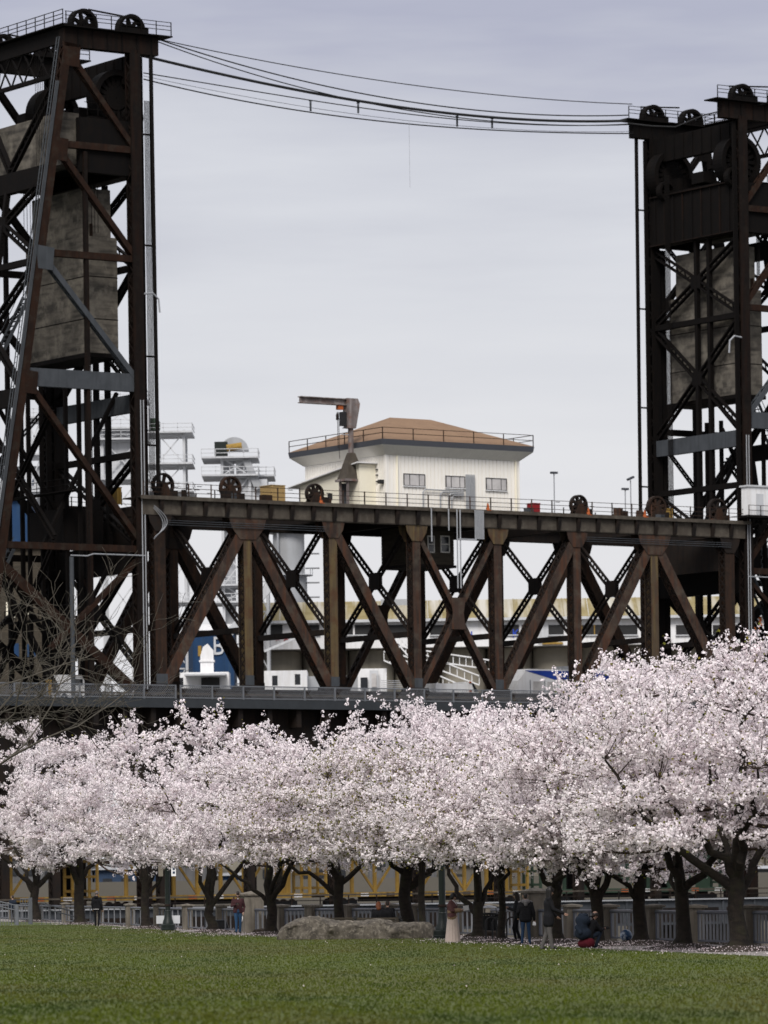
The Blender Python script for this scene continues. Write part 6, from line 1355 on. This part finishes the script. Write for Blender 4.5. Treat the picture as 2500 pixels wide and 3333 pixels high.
# -- crouching backpacker
def ex(T):
    J, h = T.J, T.h
    u, f, c = T.up, T.fv, T.hd
    blob(T, 'hair', [(c-f*.035*h-u*.01*h, c-f*.04*h-u*.04*h, .078*h, .06*h), (c+T.rt*.05*h+u*.02*h, c-T.rt*.05*h+u*.02*h, .065*h, .065*h)], MC['hair_d'])
    bp = Thing('backpack', 'large dark navy backpack worn by the crouching person', 'backpack', Vector(T.e.location)+Matrix.Rotation(T.e.rotation_euler.z, 3, 'Z')@Vector((.02, .24, .33)), rz=T.e.rotation_euler.z+.25)
    blob(bp, 'main_bag', [(Vector((-.12,0,.12)), Vector((.12,0,.12)), .17, .17), (Vector((-.1,0,.5)), Vector((.1,0,.5)), .16, .16), (Vector((0,.02,.1)), Vector((0,.02,.5)), .19, .18)], MC['navyc'], .018)
    blob(bp, 'lid', [(Vector((-.12,-.01,.64)), Vector((.12,-.01,.64)), .075, .075)], MC['navyc'], .018); blob(bp, 'pocket', [(Vector((-.07,.17,.14)), Vector((.07,.17,.3)), .08, .08)], MC['navyc'], .018)
    for s in (-.12, .12): bp.part('strap', MB().tube([(s,-.12,.6),(s*1.2,-.22,.62),(s*1.3,-.33,.5),(s*1.2,-.25,.2)], .022, 6), MC['black'])
    blob(T, 'red_bag', [(Vector((-.18,.12,.16)), Vector((.16,.2,.14)), .15, .13), (Vector((.05,-.02,.3)), Vector((.08,.16,.2)), .14, .12)], MC['redc'], .018)
    q = (J['wrR']+J['wrL'])/2+Vector((0,-.12,.03)); T.part('camera_body', MB().box(q, (.12,.08,.09)), M['black']); T.part('camera_lens', MB().ring(q+Vector((0,-.06,0)), .001, .038, -.04, .03, 14), M['black'])
person('crouching person in black with navy backpack taking a photo', gpos(1922, 137), PI/2+.5, 1.74, dict(pelvis=(0,.06,.19), waist=(0,.03,.27), chest=(0,-.02,.39), neck=(0,-.06,.475), head=(0,-.10,.565), shR=(-.105,-.03,.44), shL=(.105,-.03,.44), elR=(-.14,-.13,.31), elL=(.14,-.13,.31), wrR=(-.04,-.25,.33), wrL=(.05,-.25,.32), hipR=(-.055,.05,.18), hipL=(.055,.05,.18), knR=(-.09,-.15,.27), knL=(.1,-.14,.25), anR=(-.08,-.06,.04), anL=(.09,-.05,.04), toR=(-.09,-.16,.018), toL=(.1,-.15,.018)), dict(skin=MC['skin'], top=MC['black'], legs=MC['navyc'], shoe=MC['shoe']), 1.15, ex, face=(0,-.9,-.3))
# -- person in black with cap at the left
def ex(T):
    u, c, h = T.up, T.hd, T.h; blob(T, 'knit_cap', [(c+u*.035*h, c+u*.05*h, .098*h, .088*h)], MC['grey_hood']); T.part('hem', MB().beam(T.J['pelvis']+Vector((-.14,.1,-.06))*h, T.J['pelvis']+Vector((.14,.1,-.06))*h, .03, .03), MC['white'])
    blob(T, 'hood', [(T.J['neck']+Vector((-.05,.06,0))*h, T.J['neck']+Vector((.05,.06,0))*h, .07*h, .07*h)], MC['black'])
person('person in black hoodie and grey cap seen from behind by thick trunk', gpos(317, 246), PI-.3, 1.90, dict(elR=(-.15,.03,.63), wrR=(-.15,-.02,.48), anR=(-.06,.06,.045), toR=(-.06,-.03,.018), anL=(.06,-.04,.04), toL=(.06,-.13,.018)), dict(skin=MC['skin'], top=MC['black'], legs=MC['black'], shoe=MC['white']), 1.15, ex)
# -- person behind the handrail at far left
def ex(T): hair_short(T, MC['hair_d'])
person('person in dark blue coat behind the handrail at the far left', gpos(43, 283), PI+.6, 1.72, dict(), dict(skin=MC['skin_l'], top=MC['navyc'], legs=MC['black'], shoe=MC['shoe']), 1.1, ex)
# -- couple on the bench, backs to the camera
SIT = dict(pelvis=(0,-.10,.30), waist=(0,-.07,.385), chest=(0,-.05,.51), neck=(0,-.05,.615), head=(0,-.075,.705), shR=(-.105,-.05,.575), shL=(.105,-.05,.575), elR=(-.14,-.06,.41), elL=(.14,-.06,.41), wrR=(-.08,-.2,.37), wrL=(.08,-.2,.37), hipR=(-.055,-.12,.29), hipL=(.055,-.12,.29), knR=(-.06,-.36,.285), knL=(.06,-.36,.285), anR=(-.06,-.37,.04), anL=(.06,-.37,.04), toR=(-.06,-.46,.018), toL=(.06,-.46,.018))
cs_, sn_ = math.cos(-.16), math.sin(-.16)
def seat(dx): return B2+Vector((cs_*dx, sn_*dx+.0, 0))
def ex(T): hair_long(T, MC['hair_g'], .14, .09)
person('ginger-haired woman in black sitting on the bench', seat(-.02), PI-.16-.2, 1.76, SIT, dict(skin=MC['skin_l'], top=MC['black'], legs=MC['black'], shoe=MC['shoe']), 1.15, ex, face=(.5,-.8,-.1))
def ex(T): hair_short(T, MC['hair_d'])
person('dark-haired man in black coat sitting beside the ginger-haired woman', seat(.36), PI-.16, 1.82, SIT, dict(skin=MC['skin'], top=MC['black'], legs=MC['black'], shoe=MC['shoe']), 1.2, ex)
